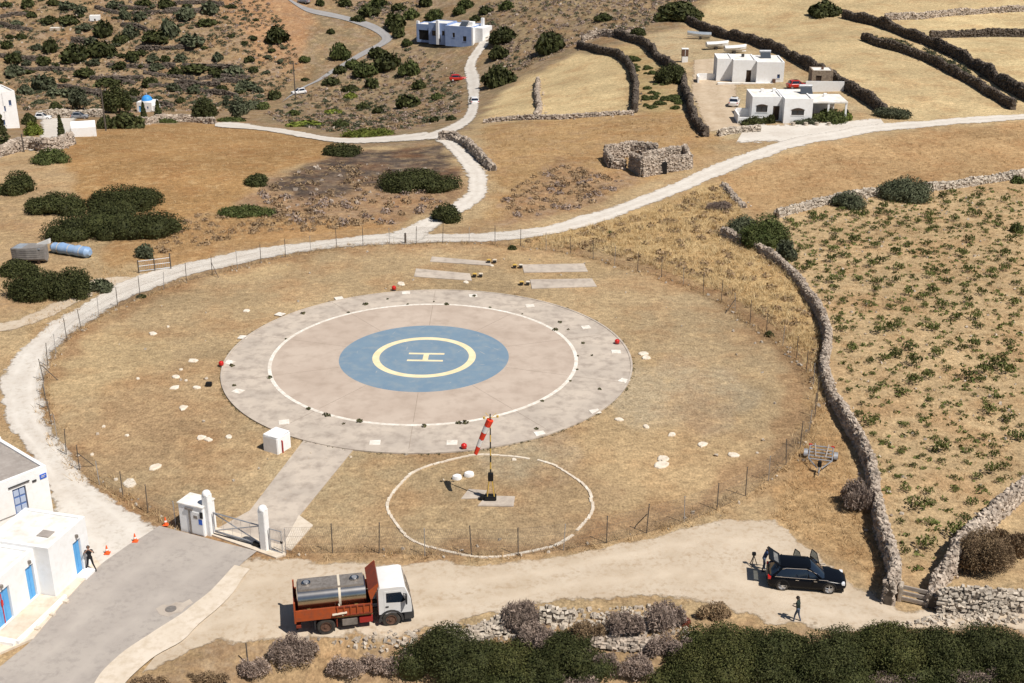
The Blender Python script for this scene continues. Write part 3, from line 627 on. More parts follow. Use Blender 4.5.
# ------------------------------------------------------------------ the ring fence
fe = empty('wire_fence', (PADX, PADY, 0), 0, 'tall wire mesh fence on dark posts ringing the helipad', 'fence')
FPL = [(286, 554), (322, 553.5), (370, 553), (414, 556), (462, 555.5), (510, 556), (552, 552), (597, 545), (640, 535), (700, 517), (757, 489), (795, 455), (812, 425), (817, 400), (806, 372), (790, 352), (766, 334), (740, 316), (723, 303), (697, 290), (661, 277), (623, 268), (600, 261), (559, 252), (510, 246.5), (470, 243.5), (440, 243.5), (409, 244.5), (386, 244.5), (343, 248), (302, 254), (264, 262), (227, 272), (192, 280), (155, 293), (123, 305), (99, 318), (75, 334), (56, 354), (45, 375), (45, 395), (49, 414), (56, 437), (72, 463), (92, 480), (117, 495), (148, 513), (176, 527)]
FP = catmull(PP(FPL), 900); fs_ = np.concatenate([[0], np.cumsum(np.hypot(*np.diff(FP[:, :2], axis=0).T))])
NP = 66; pts = []
gl, gr = P(176, 527), P(286, 554); ga0 = math.atan2(gl.y - PADY, gl.x - PADX); ga1 = math.atan2(gr.y - PADY, gr.x - PADX); span = 2 * math.pi - ((ga1 - ga0) % (2 * math.pi))
post_t = MB().bar((0, 0, -.3), (0, 0, 2.1), .034, 6).bar((0, 0, 2.15), (0, 0, 2.2), .05, 6).mesh('post', 'post_dark')
post_g = MB().bar((0, 0, -.3), (0, 0, 2.0), .028, 6).bar((0, 0, 2.0), (0, 0, 2.05), .04, 6).mesh('post', 'galvanised')
for i in range(NP + 1):
    x, y = (np.interp(fs_[-1] * i / NP, fs_, FP[:, k]) for k in (0, 1)); z = float(height(x, y)); x -= PADX; y -= PADY; pts.append((x, y, z))
    o = link('post', post_t if i % 3 else post_g, fe, (x, y, z)); o.rotation_euler = (random.gauss(0, .03), random.gauss(0, .03), 0); o.scale.z = random.uniform(.92, 1.06)
    if i in (8, 24, 46, 56, 62): MB().bar((x, y, z + 1.5), (x * .965 , y * .965, z), .035).build('brace', 'post_dark', fe)
wi = MB()
for i in range(NP):
    p, q = Vector(pts[i]), Vector(pts[i + 1]); d = q - p; nv = 26
    for k in range(nv):
        a = p + d * (k / nv); e = d.normalized() * .004
        for lean in (-.55, .55):
            b = a + d.normalized() * lean + Vector((0, 0, 1.95)); a2 = a + Vector((0, 0, .05))
            wi.add([a2 - e, a2 + e, b + e, b - e], [(0, 1, 2, 3)])
    for z in (.1, .7, 1.3, 1.98):
        s = Vector((0, 0, z)); u_ = Vector((0, 0, .007)); wi.add([p + s - u_, q + s - u_, q + s + u_, p + s + u_], [(0, 1, 2, 3)])
tag(wi.build('wire_mesh', 'wire', fe), kind='stuff')

# ------------------------------------------------------------------ gate, pillars, cabinet
gA, gB = P(210.5, 534), P(266, 550)
gd = (gB - gA); grz = math.atan2(gd.y, gd.x); GL = gd.length
def pillar(p, top, label):
    h = hgt_to(p, top); t = empty('gate_pillar', p, grz, label, 'pillar', 'white gate pillars')
    MB().box(-.25, .25, -.25, .25, -.2, h - .22).build('shaft', 'whitewash', t, bevel=.03)
    MB().loft([[(s * math.cos(a), s * math.sin(a), z) for a in [math.pi / 4 + k * math.pi / 6 for k in range(12)]] for s, z in ((.285, h - .24), (.28, h - .1), (.2, h), (.08, h + .04))]).build('cap', 'whitewash', t, True)
    return h
ph = pillar(gA, 491, 'white masonry gate pillar beside the white cabinet'); pillar(gB, 506, 'white masonry gate pillar beside the small side gate')
g = empty('metal_gate', gA, grz, 'pale grey tubular metal gate with crossed diagonals between pillars', 'gate')
a0, a1 = .42, GL - .42
for z in (.35, 1.75): MB().bar((a0, 0, z), (a1, 0, z), .045).build('rail', 'galvanised', g)
for x in (a0, a1): MB().bar((x, 0, .3), (x, 0, 1.8), .045).build('stile', 'galvanised', g)
MB().bar((a0, .03, 1.7), (a1, .03, .4), .04).build('diagonal', 'galvanised', g); MB().bar((a0, -.03, .4), (a1, -.03, 1.7), .04).build('diagonal', 'galvanised', g)
for k in range(1, 5): x = a0 + (a1 - a0) * k / 5; MB().bar((x, .0, .35), (x, .0, 1.75), .012, 4).build('wire_rod', 'galvanised', g)
MB().box(a0 - .1, a1 + .1, -.06, .06, .0, .13).build('ground_rail', 'dark_plastic', g)
MB().box(a1 - .55, a1 - .05, -.14, .14, .13, .42).build('wheel_box', 'black', g, bevel=.03)
for z in (.7, 1.2, 1.75): MB().box(a1 + .0, a1 + .12, -.05, .05, z - .06, z + .06).build('hinge', 'black', g)
sg0 = gB + Vector((math.cos(grz), math.sin(grz), 0)) * .38
sg = empty('side_gate', sg0, grz, 'small grey framed wire side gate right of the pillars', 'gate')
for x in (0.02, .95): MB().bar((x, 0, 0), (x, 0, 1.75), .04).build('stile', 'galvanised', sg)
for z in (.15, .95, 1.72): MB().bar((.02, 0, z), (.95, 0, z), .03).build('rail', 'galvanised', sg)
for k in range(1, 8): MB().bar((.02 + k * .116, 0, .15), (.02 + k * .116, 0, 1.72), .007, 4).build('wire_rod', 'wire', sg)
MB().box(.85, .99, -.05, .05, .85, 1.0).build('latch', 'black', sg)
cb0 = P(181, 531); cbe = P(205, 537)
ct = empty('meter_cabinet', cb0, math.atan2(cbe.y - cb0.y, cbe.x - cb0.x), 'white masonry cabinet with grey door left of the gate', 'cabinet')
cl = (cbe - cb0).length; chh = hgt_to(cb0, 503)
MB().box(0, cl, .0, 1.35, -.2, chh).build('body', 'whitewash', ct, bevel=.03); MB().box(-.05, cl + .05, -.06, 1.41, chh, chh + .1).build('roof', 'roof_white', ct, bevel=.02)
MB().box(cl * .5, cl * .97, -.035, .0, .1, chh * .82).build('door', 'car_white', ct); MB().box(cl * .42, cl * .48, -.06, .0, .05, chh * .88).build('conduit', 'steel_dull', ct)
MB().box(cl * .3, cl * .6, -.09, .0, chh * .86, chh * .93).build('bracket', 'steel_dull', ct); MB().box(cl * .82, cl * .97, -.05, -.035, chh * .42, chh * .6).build('notice', 'sign_blue', ct); MB().box(cl * .62, cl * .78, -.05, -.035, chh * .6, chh * .7).build('vent', 'steel_dull', ct)
MB().box(cl * .9, cl * 1.0, -.08, .0, chh * .66, chh * .86).build('lock_box', 'black', ct)
# white equipment box by the path
wb = P(263.5, 450.5); wr = P(278, 455); bx = empty('equipment_box', wb, math.atan2(wr.y - wb.y, wr.x - wb.x), 'white rendered box with red pipe beside the concrete path', 'box')
wl_ = (wr - wb).length; wh = hgt_to(wb, 435)
MB().box(0, wl_, 0, 1.55, -.1, wh).build('body', 'whitewash', bx, bevel=.05); MB().box(.01, wl_ - .01, .01, 1.54, wh, wh + .08).build('lid', 'whitewash', bx, bevel=.05)
MB().bar((wl_ + .08, .5, -.1), (wl_ + .08, .5, .95), .055).bar((wl_ + .08, .5, .95), (wl_ - .05, .5, 1.0), .055).build('pipe', 'red_plain', bx); MB().box(-.08, .0, .35, .9, .1, .5).build('vent', 'black', bx)

# ------------------------------------------------------------------ windsock
ws = P(490.8, 500); wz = hgt_to(ws, 414)
t = empty('windsock_mast', ws, 0, 'banded black and yellow mast standing in the white stone circle', 'mast')
MB().prism([(-.9, -.9), (1.6, -1.0), (1.7, .4), (-.3, .5)], -.1, .08, 'z').build('footing', 'concrete', t); MB().prism([(-2.1, .1), (-.5, .2), (-.3, 1.3), (-1.6, 1.5)], -.1, .06, 'z').build('footing', 'concrete', t)
nb = 9; zz = np.linspace(1.95, wz, nb + 1)
for k in range(nb): MB().bar((0, 0, zz[k]), (0, 0, zz[k + 1]), .055 - .002 * k, 8).build('mast_band', 'mast_yellow' if k % 2 else 'mast_black', t)
for k, (dx, dy) in enumerate(((-.28, -.2), (.28, -.2), (-.28, .25), (.28, .25))): MB().bar((dx, dy, .05), (dx * .25, dy * .25, 1.95), .04, 6).build('leg', 'mast_yellow' if k < 2 else 'mast_black', t)
MB().box(-.45, .4, -.32, .3, .08, .38).build('base_clamp', 'black', t, bevel=.05); MB().box(-.75, -.45, -.15, .2, .08, .4).build('winch', 'black', t, bevel=.04); MB().box(-.19, .19, -.15, .15, 1.55, 2.15).build('pivot', 'black', t, bevel=.04)
for dx, dz in ((-.42, -.35), (.5, -.25), (-.32, .05), (.42, .0)): MB().bar((0, 0, wz - .3), (dx, .1, wz + dz), .02, 5).build('lamp_arm', 'mast_yellow', t); 
for dx, dz in ((-.42, -.35), (.5, -.25)): MB().cyl((dx, .1, wz + dz - .05), .08, .14, 'z', 8).build('lamp', 'mast_yellow', t)
so = empty('windsock', ws + Vector((0, 0, wz - .45)), 0, 'red and white striped windsock hanging from the mast', 'windsock')
ax = Vector((-.40, -.05, -1.0)).normalized(); q = ax.to_track_quat('Z', 'Y').to_matrix(); SL = 2.75
for k in range(5):
    secs = []
    for e in (k, k + .5, k + 1):
        f = e / 5; rr_ = .30 - .13 * f; sag = Vector((0, 0, 0.12 * math.sin(f * 3.0)))
        secs.append([ax * (SL * f) + sag + q @ Vector((rr_ * math.cos(a_) * (1 + .1 * math.sin(3 * a_ + k)), rr_ * .8 * math.sin(a_), 0)) for a_ in [i * math.pi / 7 for i in range(14)]])
    MB().loft(secs, cap=(k == 0)).build('stripe', 'sock_red' if k % 2 == 0 else 'sock_white', so, True)
# white kerb circle round the mast
wc = P(490.3, 500.5); rc = 103.5 / vscale(P(490, 500.5)) * .975
kc = empty('stone_circle', (wc.x, wc.y - .25, 0), 0, 'ring of whitewashed kerb stones around the windsock mast', 'stone circle')
for k in range(76):
    if k in (13, 68): continue
    a_ = 2 * math.pi * k / 76; r0 = rc + .1 * math.sin(k * .7)
    MB().ring(r0 - random.uniform(.08, .12), r0 + random.uniform(.08, .12), -.1, random.uniform(.05, .09), 2, a_, a_ + 2 * math.pi / 76 * random.uniform(.96, 1.0)).build('kerb_stone', 'lime_stone' if random.random() < .45 else 'concrete_pale', kc)
for px, py, w_, lab in ((469, 476, .38, 'upper white rounded stone beside the windsock shadow'), (457, 479, .36, 'left white rounded stone beside the windsock shadow')):
    p = P(px, py); tag(MB().loft([[(s * w_ * math.cos(a_) * (1 + .1 * math.sin(2 * a_)), s * w_ * .7 * math.sin(a_), z) for a_ in [i * math.pi / 6 for i in range(12)]] for s, z in ((.9, -.1), (1, .15), (.85, .3), (.4, .38))]).build('white_stone', 'whitewash', loc=p, smooth=True), lab, 'stone')
# flat white stones lying in the mown grass
WS = [(193, 361, .8), (176, 377, .7), (181, 370, .35), (174.5, 388, .75), (197, 388, .6), (183, 408, .75), (201, 438, .7), (208, 440, .6), (229, 437, .55), (155, 467.5, .85), (129, 483.5, 1.05), (138, 379, .3), (127, 436, .3), (247, 311, .7), (153, 334, .7), (168, 327, .3), (186, 381, .3), (92, 455, .3), (104, 427, .3),
      (401, 284, .9), (466, 282.5, .65), (643, 354, .8), (646, 358, .8), (619, 420, .6), (646, 427, .55), (672, 435, .65), (702, 445, .75), (733, 455.5, .8), (663, 459, .9), (661, 465, 1.0), (492, 266, .4), (514, 460, .3), (116, 480, .3), (300, 380, .01)]
WST = {}
for px, py, s in WS[:-1]:
    p = P(px, py); n_ = 9; rr_ = [s * .62 * random.uniform(.75, 1.15) for _ in range(n_)]
    side = 'left of' if px < 300 else ('behind' if py < 300 else 'right of')
    o = MB().loft([[(f * rr_[i] * math.cos(6.283 * i / n_), f * .8 * rr_[i] * math.sin(6.283 * i / n_), z) for i in range(n_)] for f, z in ((1.05, -.08), (1.0, .07), (.82, .12))]).build('white_stone', 'lime_stone', loc=p, rz=random.uniform(0, 6))
    WST.setdefault(side, []).append((p, o))
for side, ref, refname in (('left of', wb, 'equipment box'), ('behind', P(394, 290.5), 'far red lamp'), ('right of', P(617, 344.5), 'right red lamp')):
    for k, (p, o) in enumerate(sorted(WST[side], key=lambda q: (q[0] - ref).length)): tag(o, 'flat white stone %s the helipad, %s nearest to the %s' % (side, ORD[k], refname), 'stone', 'white stones %s the helipad' % side)
for px, py, lab in ((209, 386, 'small black box in the grass left of the helipad'),):
    p = P(px, py); tag(MB().box(-.25, .25, -.2, .2, 0, .35).build('junction_box', 'black', loc=p, bevel=.04), lab, 'box')
# cones
for px, py, lab in ((107.5, 554.5, 'orange traffic cone nearest the person in black'), (135.5, 542.5, 'middle orange traffic cone on the asphalt edge'), (166, 526, 'orange traffic cone beside the white cabinet')):
    p = P(px, py); t = empty('traffic_cone', p + Vector((0, 0, .1)), 0, lab, 'cone', 'orange cones at the drive edge'); t.scale = (.78, .78, .78)
    MB().box(-.24, .24, -.24, .24, -.02, .05).build('base', 'orange', t, bevel=.02)
    for r0, r1, z0, z1, m_ in ((.17, .125, .05, .3, 'orange'), (.125, .10, .3, .45, 'sock_white'), (.10, .04, .45, .75, 'orange')): MB().cyl((0, 0, z0), r0, z1 - z0, 'z', 14, r1).build('band' if m_ == 'sock_white' else 'cone', m_, t, True)

# ------------------------------------------------------------------ buildings
def openwall(mb, x0, x1, z0, z1, y0, y1, ops):
    """a wall slab with rectangular openings (a, b, bottom, top), made of butted pieces"""
    x = x0
    for a, b, c, d in sorted(ops):
        if a > x: mb.box(x, a, y0, y1, z0, z1)
        if c > z0: mb.box(a, b, y0, y1, z0, c)
        if d < z1: mb.box(a, b, y0, y1, d, z1)
        x = b
    if x < x1: mb.box(x, x1, y0, y1, z0, z1)
def block(t, x0, x1, y0, y1, h, doors=(), windows=(), wallm='whitewash', roofm='roof_white', parapet=.22, doorm='blue_door', framem='blue_frame', z0=-.6, th=.28, panem='glass_dark'):
    mb = MB(); ops = [(a, b, c, d) for a, b, c, d in list(doors) + list(windows)]
    openwall(mb, x0, x1, z0, h, y0, y0 + th, ops)
    mb.box(x0, x1, y0 + th, y1, z0, h).build('wall', wallm, t)
    rf = MB().box(x0 + .25, x1 - .25, y0 + .25, y1 - .25, h, h + .04)
    o = rf.build('roof', roofm, t)
    if parapet:
        MB().box(x0, x1, y0, y0 + .25, h, h + parapet).box(x0, x1, y1 - .25, y1, h, h + parapet).box(x0, x0 + .25, y0 + .25, y1 - .25, h, h + parapet).box(x1 - .25, x1, y0 + .25, y1 - .25, h, h + parapet).build('parapet', wallm, o)
    for a, b, c, d in doors:
        dd = MB().box(a + .04, b - .04, y0 + .14, y0 + .2, c, d - .04).build('door', doorm, t)
        n = max(2, int((b - a) / .45)); w = (b - a - .08) / n
        for k in range(n): MB().box(a + .06 + k * w, a + .02 + (k + 1) * w, y0 + .115, y0 + .14, c + .1, d - .14).build('panel', doorm, dd)
    for a, b, c, d in windows:
        ww = MB().box(a, b, y0 + .16, y0 + .2, c, d).build('window', panem, t)
        MB().box(a, b, y0 + .1, y0 + .16, c, c + .07).box(a, b, y0 + .1, y0 + .16, d - .07, d).box(a, a + .07, y0 + .1, y0 + .16, c + .07, d - .07).box(b - .07, b, y0 + .1, y0 + .16, c + .07, d - .07).box((a + b) / 2 - .035, (a + b) / 2 + .035, y0 + .1, y0 + .16, c + .07, d - .07).build('frame', framem, ww)
        MB().box(a - .08, b + .08, y0 - .06, y0 + .1, c - .08, c).build('sill', wallm, ww)
    return o
# white building with blue doors, lower left
f0, f1 = P(56, 599), P(92, 565); ang_ = math.atan2(f1.y - f0.y, f1.x - f0.x)
tb = empty('white_building', f0, ang_, 'white flat-roofed building with blue doors at the lower left', 'building')
W1 = (f1 - f0).length
block(tb, 0, W1, 0, 4.3, 3.45, doors=[(2.35, 3.15, .15, 2.5)], parapet=.14)
block(tb, -7.5, -.002, 1.05, 4.3, 3.25, doors=[(-1.0, -.22, .25, 2.55), (-4.0, -2.6, .25, 2.5)], parapet=.14)
MB().box(1.2, 1.9, .8, 1.6, 3.49, 3.56).build('roof_hatch', 'roof_grey', tb)
for x, y in ((2.75, -.02), (-.6, 1.03), (-3.3, 1.03)): MB().box(x - .07, x + .07, y - .14, y + .02, 2.75, 2.95).build('wall_lamp', 'steel_dull', tb)
MB().box(-3.33, -3.28, 1.12, 1.16, .3, 2.3).box(-3.39, -3.22, 1.10, 1.15, 1.5, 1.85).build('fire_sign', 'lamp_red', tb)
MB().box(-4.6, -.05, -.55, 1.04, -.2, .22).build('terrace', 'concrete_pale', tb); MB().box(-4.75, .1, -.75, -.55, -.2, .36).build('terrace_kerb', 'whitewash', tb); MB().box(-5.0, -4.6, -.55, 1.04, -.2, .34).build('terrace_kerb', 'whitewash', tb)
for x in (-3.3, -1.8, -.4): MB().box(x, x + .25, -1.05, -.75, -.1, .24).build('step_block', 'concrete_pale', tb)
MB().box(2.2, 3.3, -.7, -.02, .0, .24).build('door_step', 'whitewash', tb)
# building behind it with a grey roof
a0_, a1_ = Vector((-33.93, 72.46, 0)), Vector((-31.75, 74.95, 0)); ang2 = math.atan2(a1_.y - a0_.y, a1_.x - a0_.x)
tg = empty('grey_roof_building', a1_, ang2, 'white building with grey flat roof at the left frame edge', 'building')
block(tg, -8, 0, 0, 6.3, 3.42, windows=[], doors=[(-2.6, -1.65, .75, 2.75)], roofm='roof_grey', parapet=.16, doorm='blue_frame')
dw = MB(); 
for k in range(2):
    for j in range(3): dw.box(-2.5 + k * .42, -2.15 + k * .42, .085, .113, .95 + j * .6, 1.4 + j * .6)
mat('shutter_pale', (0.42, 0.50, 0.66), 0.4); dw.build('door_pane', 'shutter_pale', tg)
MB().box(-2.85, -1.35, -.1, .0, 2.98, 3.03).build('awning_bar', 'dark_plastic', tg); MB().box(-1.15, -.85, -.06, .0, 2.75, 2.88).build('vent', 'dark_plastic', tg)
sgn = MB().box(-.58, -.1, -.05, .0, 2.75, 3.08).build('wall_sign', 'sign_blue', tg)
MB().box(-.5, -.18, -.056, -.051, 2.96, 3.0).box(-.5, -.25, -.056, -.051, 2.86, 2.9).build('sign_text', 'paint_white', sgn)
MB().bar((-8, -.05, 1.0), (-2.6, -.05, .95), .015).build('cable', 'dark_plastic', tg)
MB().box(-.1, .0, 6.1, 6.3, 3.58, 3.75).build('chimney', 'whitewash', tg)
# ---- right: pair of white houses
hA = P(783, 123.5)
t = empty('white_house', hA, R(-1.5), 'low white house with bush and shaded porch beside the drive', 'house')
block(t, 0, 4.5, 0, 8.0, 3.75, windows=[(1.2, 3.2, 1.35, 2.15)], framem='dark_wood'); block(t, -4.8, -.002, 2.0, 8.5, 3.65, windows=[(-4.1, -2.3, 1.4, 2.4)], doors=[(-1.4, -.35, .1, 2.4)], doorm='dark_wood', framem='dark_wood')
MB().prism([(1.05 + 2.3 * k / 8, 2.17 + .33 * math.sin(math.pi * k / 8)) for k in range(9)], -.07, .02, 'y').build('window_arch', 'dark_wood', t)
MB().prism([(-4.2 + 2.0 * k / 8, 2.42 + .25 * math.sin(math.pi * k / 8)) for k in range(9)], 1.93, 2.02, 'y').build('window_arch', 'dark_wood', t)
pr = MB().box(4.52, 10.3, 1.2, 7.5, 3.0, 3.3).build('porch_roof', 'roof_white', t, bevel=.05)
for x in (7.3, 10.1): MB().box(x - .15, x + .15, 1.3, 1.6, -.4, 3.0).build('porch_post', 'whitewash', t)
MB().box(4.52, 9.5, 7.0, 7.4, -.4, 3.0).build('porch_wall', 'whitewash', t)
MB().box(-7.0, -4.82, 4.4, 4.7, -.5, 1.5).box(-7.2, -6.95, .2, 4.7, -.5, 1.3).box(-6.95, -3.2, .2, .5, -.5, .9).build('terrace_wall', 'whitewash', t)
MB().box(-6.95, -4.82, .5, 4.4, -.4, .2).build('terrace', 'concrete_pale', t)
def heater(t, x, y, z, rz=0.0):
    hw_ = MB().prism([(y, z + .1), (y + 1.3, z + .95), (y + 1.34, z + .88), (y + .04, z + .03)], x, x + 1.9, 'x').build('solar_panel', 'solar', t)
    MB().cyl((x - .1, y + 1.55, z + 1.05), .3, 2.1, 'x', 12).build('water_tank', 'galvanised', hw_, True)
    MB().bar((x + .2, y + 1.5, z), (x + .2, y + 1.5, z + .9), .04).bar((x + 1.7, y + 1.5, z), (x + 1.7, y + 1.5, z + .9), .04).build('stand', 'steel_dull', hw_)
heater(t, 3.4, 4.6, 3.8)
for x, y in ((-2.5, 6.8), (-.5, 7.2), (7.5, 5.5)): MB().box(x - .25, x + .25, y - .25, y + .25, 3.6 if x < 5 else 3.3, 4.25 if x < 5 else 3.8).build('chimney', 'whitewash', t)
for k, x in enumerate((1.3, 3.3, 5.0, 6.9)): MB().loft([[(x + s * math.cos(a), -1.6 + s * math.sin(a), z) for a in [i * math.pi / 5 for i in range(10)]] for s, z in ((.2, -.3), (.36, .1), (.3, .5), (.36, .55))]).build('terrace_post', 'stone_pale', t, True)
hB = P(733, 84)
t = empty('white_house', hB, R(-3), 'white house with solar heater standing behind the porch house', 'house')
block(t, 0, 4.2, 1.5, 8.5, 3.9, doors=[(2.5, 3.4, .1, 2.3)], doorm='dark_wood'); block(t, 4.2, 9.2, .2, 8.0, 3.8, windows=[(8.0, 8.5, 1.1, 1.8)]); block(t, -2.8, -.002, 3.0, 9.0, 3.9)
MB().box(-6.2, -3.0, 4.2, 4.5, -.5, 1.1).box(-6.4, -6.1, 1.5, 4.2, -.5, 1.0).build('yard_wall', 'whitewash', t); MB().box(-2.9, 8.6, -.6, .18, -.4, .3).build('terrace', 'roof_white', t)
MB().box(7.2, 7.7, -.35, .19, .3, 1.0).build('planter', 'rust', t); heater(t, 5.5, 5.3, 3.85); MB().box(2.0, 2.5, 6, 6.5, 3.9, 4.5).build('chimney', 'dark_plastic', t)
hC = P(811, 88); t = empty('stone_annex', hC, R(-4), 'small square stone outbuilding with white roof behind the red car', 'outbuilding')
mat('stonework', lin((150, 134, 116)), 0.95, lin((120, 105, 90)), 1.6, lin((174, 158, 138)), 4, .8, 4)
block(t, 0, 3.7, 0, 4.0, 3.0, doors=[(.7, 1.7, .1, 2.2)], wallm='stonework', doorm='dark_wood', parapet=.12); MB().box(1.8, 2.2, 1.5, 1.9, 3.0, 3.5).build('chimney', 'rust', t)
MB().box(-1.5, 5.2, -3.2, -3.0, -.5, 1.8).build('yard_wall', 'whitewash', t)
# far house: blocks coloured blue, end walls coloured white
hD = P(473, 45.5)
t = empty('flat_roofed_house', hD, R(-24), 'far house with pale blue walls at the top of the track', 'house')
block(t, -8.0, -.4, 0, 7.0, 4.4, windows=[(-5.9, -5.2, 1.7, 2.9), (-2.9, -1.9, .9, 2.2)], wallm='blue_wall', framem='dark_wood')
MB().box(-.398, 2.2, 1.2, 7.0, -.6, 4.3).build('end_wall', 'whitewash', t); MB().box(-.396, .0, .0, 1.19, -.6, 4.5).build('end_wall', 'whitewash', t)
block(t, -13.5, -8.002, 1.2, 7.0, 4.7, windows=[(-12.5, -11.4, 1.6, 2.9), (-9.6, -8.8, 1.8, 3.0)], doors=[(-11.0, -10.0, .1, 2.0)], doorm='dark_wood', wallm='blue_wall', framem='dark_wood')
block(t, -18.0, -13.502, 3.0, 7.5, 3.9, doors=[(-17.4, -14.2, .0, 2.6)], doorm='black', wallm='blue_wall')  # annex is open here: its inner shade is painted as a black panel
for x, y in ((-10.6, .8), (-17.8, 3.4)): MB().box(x - .35, x + .35, y - .3, y + .38, -.5, 5.7 if y < 2 else 4.8).build('buttress', 'whitewash', t)
MB().box(-3.2, -1.6, 3.2, 4.8, 4.44, 5.4).build('roof_room', 'whitewash', t); MB().box(.2, .9, 4.5, 5.2, 4.3, 6.4).build('chimney', 'whitewash', t); heater(t, -4.4, 1.2, 4.5)
# village: two-storey house, chapel, shed
hE = P(20, 128); t = empty('tall_white_house', hE, R(38), 'tall white two-storey house at the upper left frame edge', 'house')
block(t, -11, 0, 0, 8, 7.0, windows=[(-2.6, -2.1, 3.6, 4.6), (-1.4, -.9, 4.6, 5.6), (-4.6, -4.0, 3.6, 4.6), (-3.0, -2.4, 1.0, 2.0)], parapet=.3)
hF = P(137.5, 112); t = empty('chapel', hF, R(-8), 'tiny white chapel with bright blue dome', 'chapel')
block(t, 0, 5.0, 0, 5.5, 3.0, windows=[(3.4, 3.9, 1.2, 1.9)], doors=[(.6, 1.4, .1, 2.0)], parapet=.2)
dm = MB().loft([[(2.5 + 1.75 * math.cos(b_) * math.cos(a_), 2.6 + 1.75 * math.cos(b_) * math.sin(a_), 3.4 + 1.7 * math.sin(b_)) for a_ in [i * math.pi / 8 for i in range(16)]] for b_ in (0, .3, .6, .9, 1.2, 1.45)]).build('dome', 'blue_dome', t, True)
MB().cyl((2.5, 2.6, 3.0), 1.8, .42, 'z', 16).build('drum', 'whitewash', t, True); MB().box(2.46, 2.54, 2.56, 2.64, 5.05, 5.9).box(2.25, 2.75, 2.56, 2.64, 5.5, 5.58).build('cross', 'whitewash', dm)
MB().box(5.0, 6.5, .4, 3.2, -.5, 2.2).build('side_room', 'whitewash', t); t.scale = (.72, .72, .72)
hG = P(72, 137); t = empty('white_shed', hG, R(18), 'long low white shed with arched end in the village', 'shed')
MB().prism([(-.2, -.5), (3.0, -.5), (3.0, 1.8), (2.5, 2.5), (1.4, 2.8), (.3, 2.5), (-.2, 1.8)], 0, 4.7, 'x').build('body', 'whitewash', t, bevel=.04); t.scale = (.85, .85, .85)
MB().box(-.06, .0, .9, 1.9, -.2, 1.9).build('door', 'blue_frame', t)
hH = P(684.5, 62); t = empty('roadside_shrine', hH, 0, 'small white pedestal shrine with red box above the dark bush', 'shrine')
MB().box(-.6, .6, -.5, .5, -.3, 1.2).build('pedestal', 'whitewash', t, bevel=.04); MB().box(-.65, .65, -.5, .5, 1.2, 2.6).build('box', 'rust', t); MB().box(-.7, .7, -.55, .55, 2.6, 2.75).build('roof', 'whitewash', t)
MB().box(-.04, .04, -.53, -.5, 1.3, 2.5).build('mullion', 'whitewash', t)
hI = P(95, 26); 
for px, py, lab in ((95, 21, 'small white house among the hillside trees'), (55, 31, 'low pale ruin among the hillside terraces')):
    p = P(px, py); t = empty('hillside_house', p, R(10), lab, 'house'); block(t, -2.5, 2.5, 0, 4, 2.4 if px > 80 else 1.3, doors=[(-.4, .4, 0, 1.1)], wallm='whitewash' if px > 80 else 'stone_pale', doorm='dark_wood'); t.scale = (.55, .55, .55)
# gate slab between the near wall ends, lower right
A_, B_ = P(903, 601), P(929, 607); d_ = B_ - A_; t = empty('slab_gate', A_, math.atan2(d_.y, d_.x), 'pale plank barrier closing the gap between two stone walls', 'gate')
for k in range(3): MB().box(-.1, d_.length, -.12 + .16 * k, -.02 + .16 * k, .1 + .3 * k, .36 + .3 * k).build('plank', 'wood_gate', t, bevel=.02)
MB().box(-.35, -.1, -.2, .5, -.2, 1.1).build('post', 'stone_pale', t, bevel=.05); MB().box(d_.length, d_.length + .1, -.1, .4, -.2, 1.1).build('post', 'wood_gate', t)
# field gate top-left at the track
A_, B_ = P(139, 273), P(171, 269); d_ = B_ - A_; t = empty('field_gate', A_, math.atan2(d_.y, d_.x), 'rickety pale mesh gate at the field entrance beside the track', 'gate')
for x in (0, .5, 1): MB().bar((x * d_.length, 0, -.2), (x * d_.length, 0, 1.45 if x < 1 else 1.8), .07).build('post', 'post_dark', t)
for z in (.2, .75, 1.3): MB().bar((0, 0, z), (d_.length, 0, z), .035).build('rail', 'galvanised', t)
for k in range(1, 16): MB().bar((d_.length * k / 16, 0, .2), (d_.length * k / 16, 0, 1.3), .018, 4).build('rod', 'galvanised', t)
# utility poles and small posts
def pole(px, py, top, r, lab, cross=True, m='post_dark'):
    p = P(px, py); h = hgt_to(p, top); t = empty('utility_pole' if cross else 'wooden_post', p, 0, lab, 'pole' if cross else 'post')
    MB().bar((0, 0, -.4), (0, 0, h), r, 8, r * .75).build('shaft', m, t)
    if cross:
        MB().box(-.9, .9, -.06, .06, h - .5, h - .38).build('crossarm', m, t)
        for x in (-.8, 0, .8): MB().cyl((x, 0, h - .38), .07, .22, 'z', 8).build('insulator', 'galvanised', t)
pole(295.5, 98, 62, .16, 'dark utility pole beside the far asphalt road'); pole(106, 131, 88, .16, 'dark utility pole in front of the village trees')
pole(248, 665, 643, .05, 'lone thin dark post at the bottom left', False); pole(24, 152, 134, .14, 'dark wooden post at the village wall', False); pole(405.5, 243.5, 233, .14, 'short thick post beside the track junction', False)

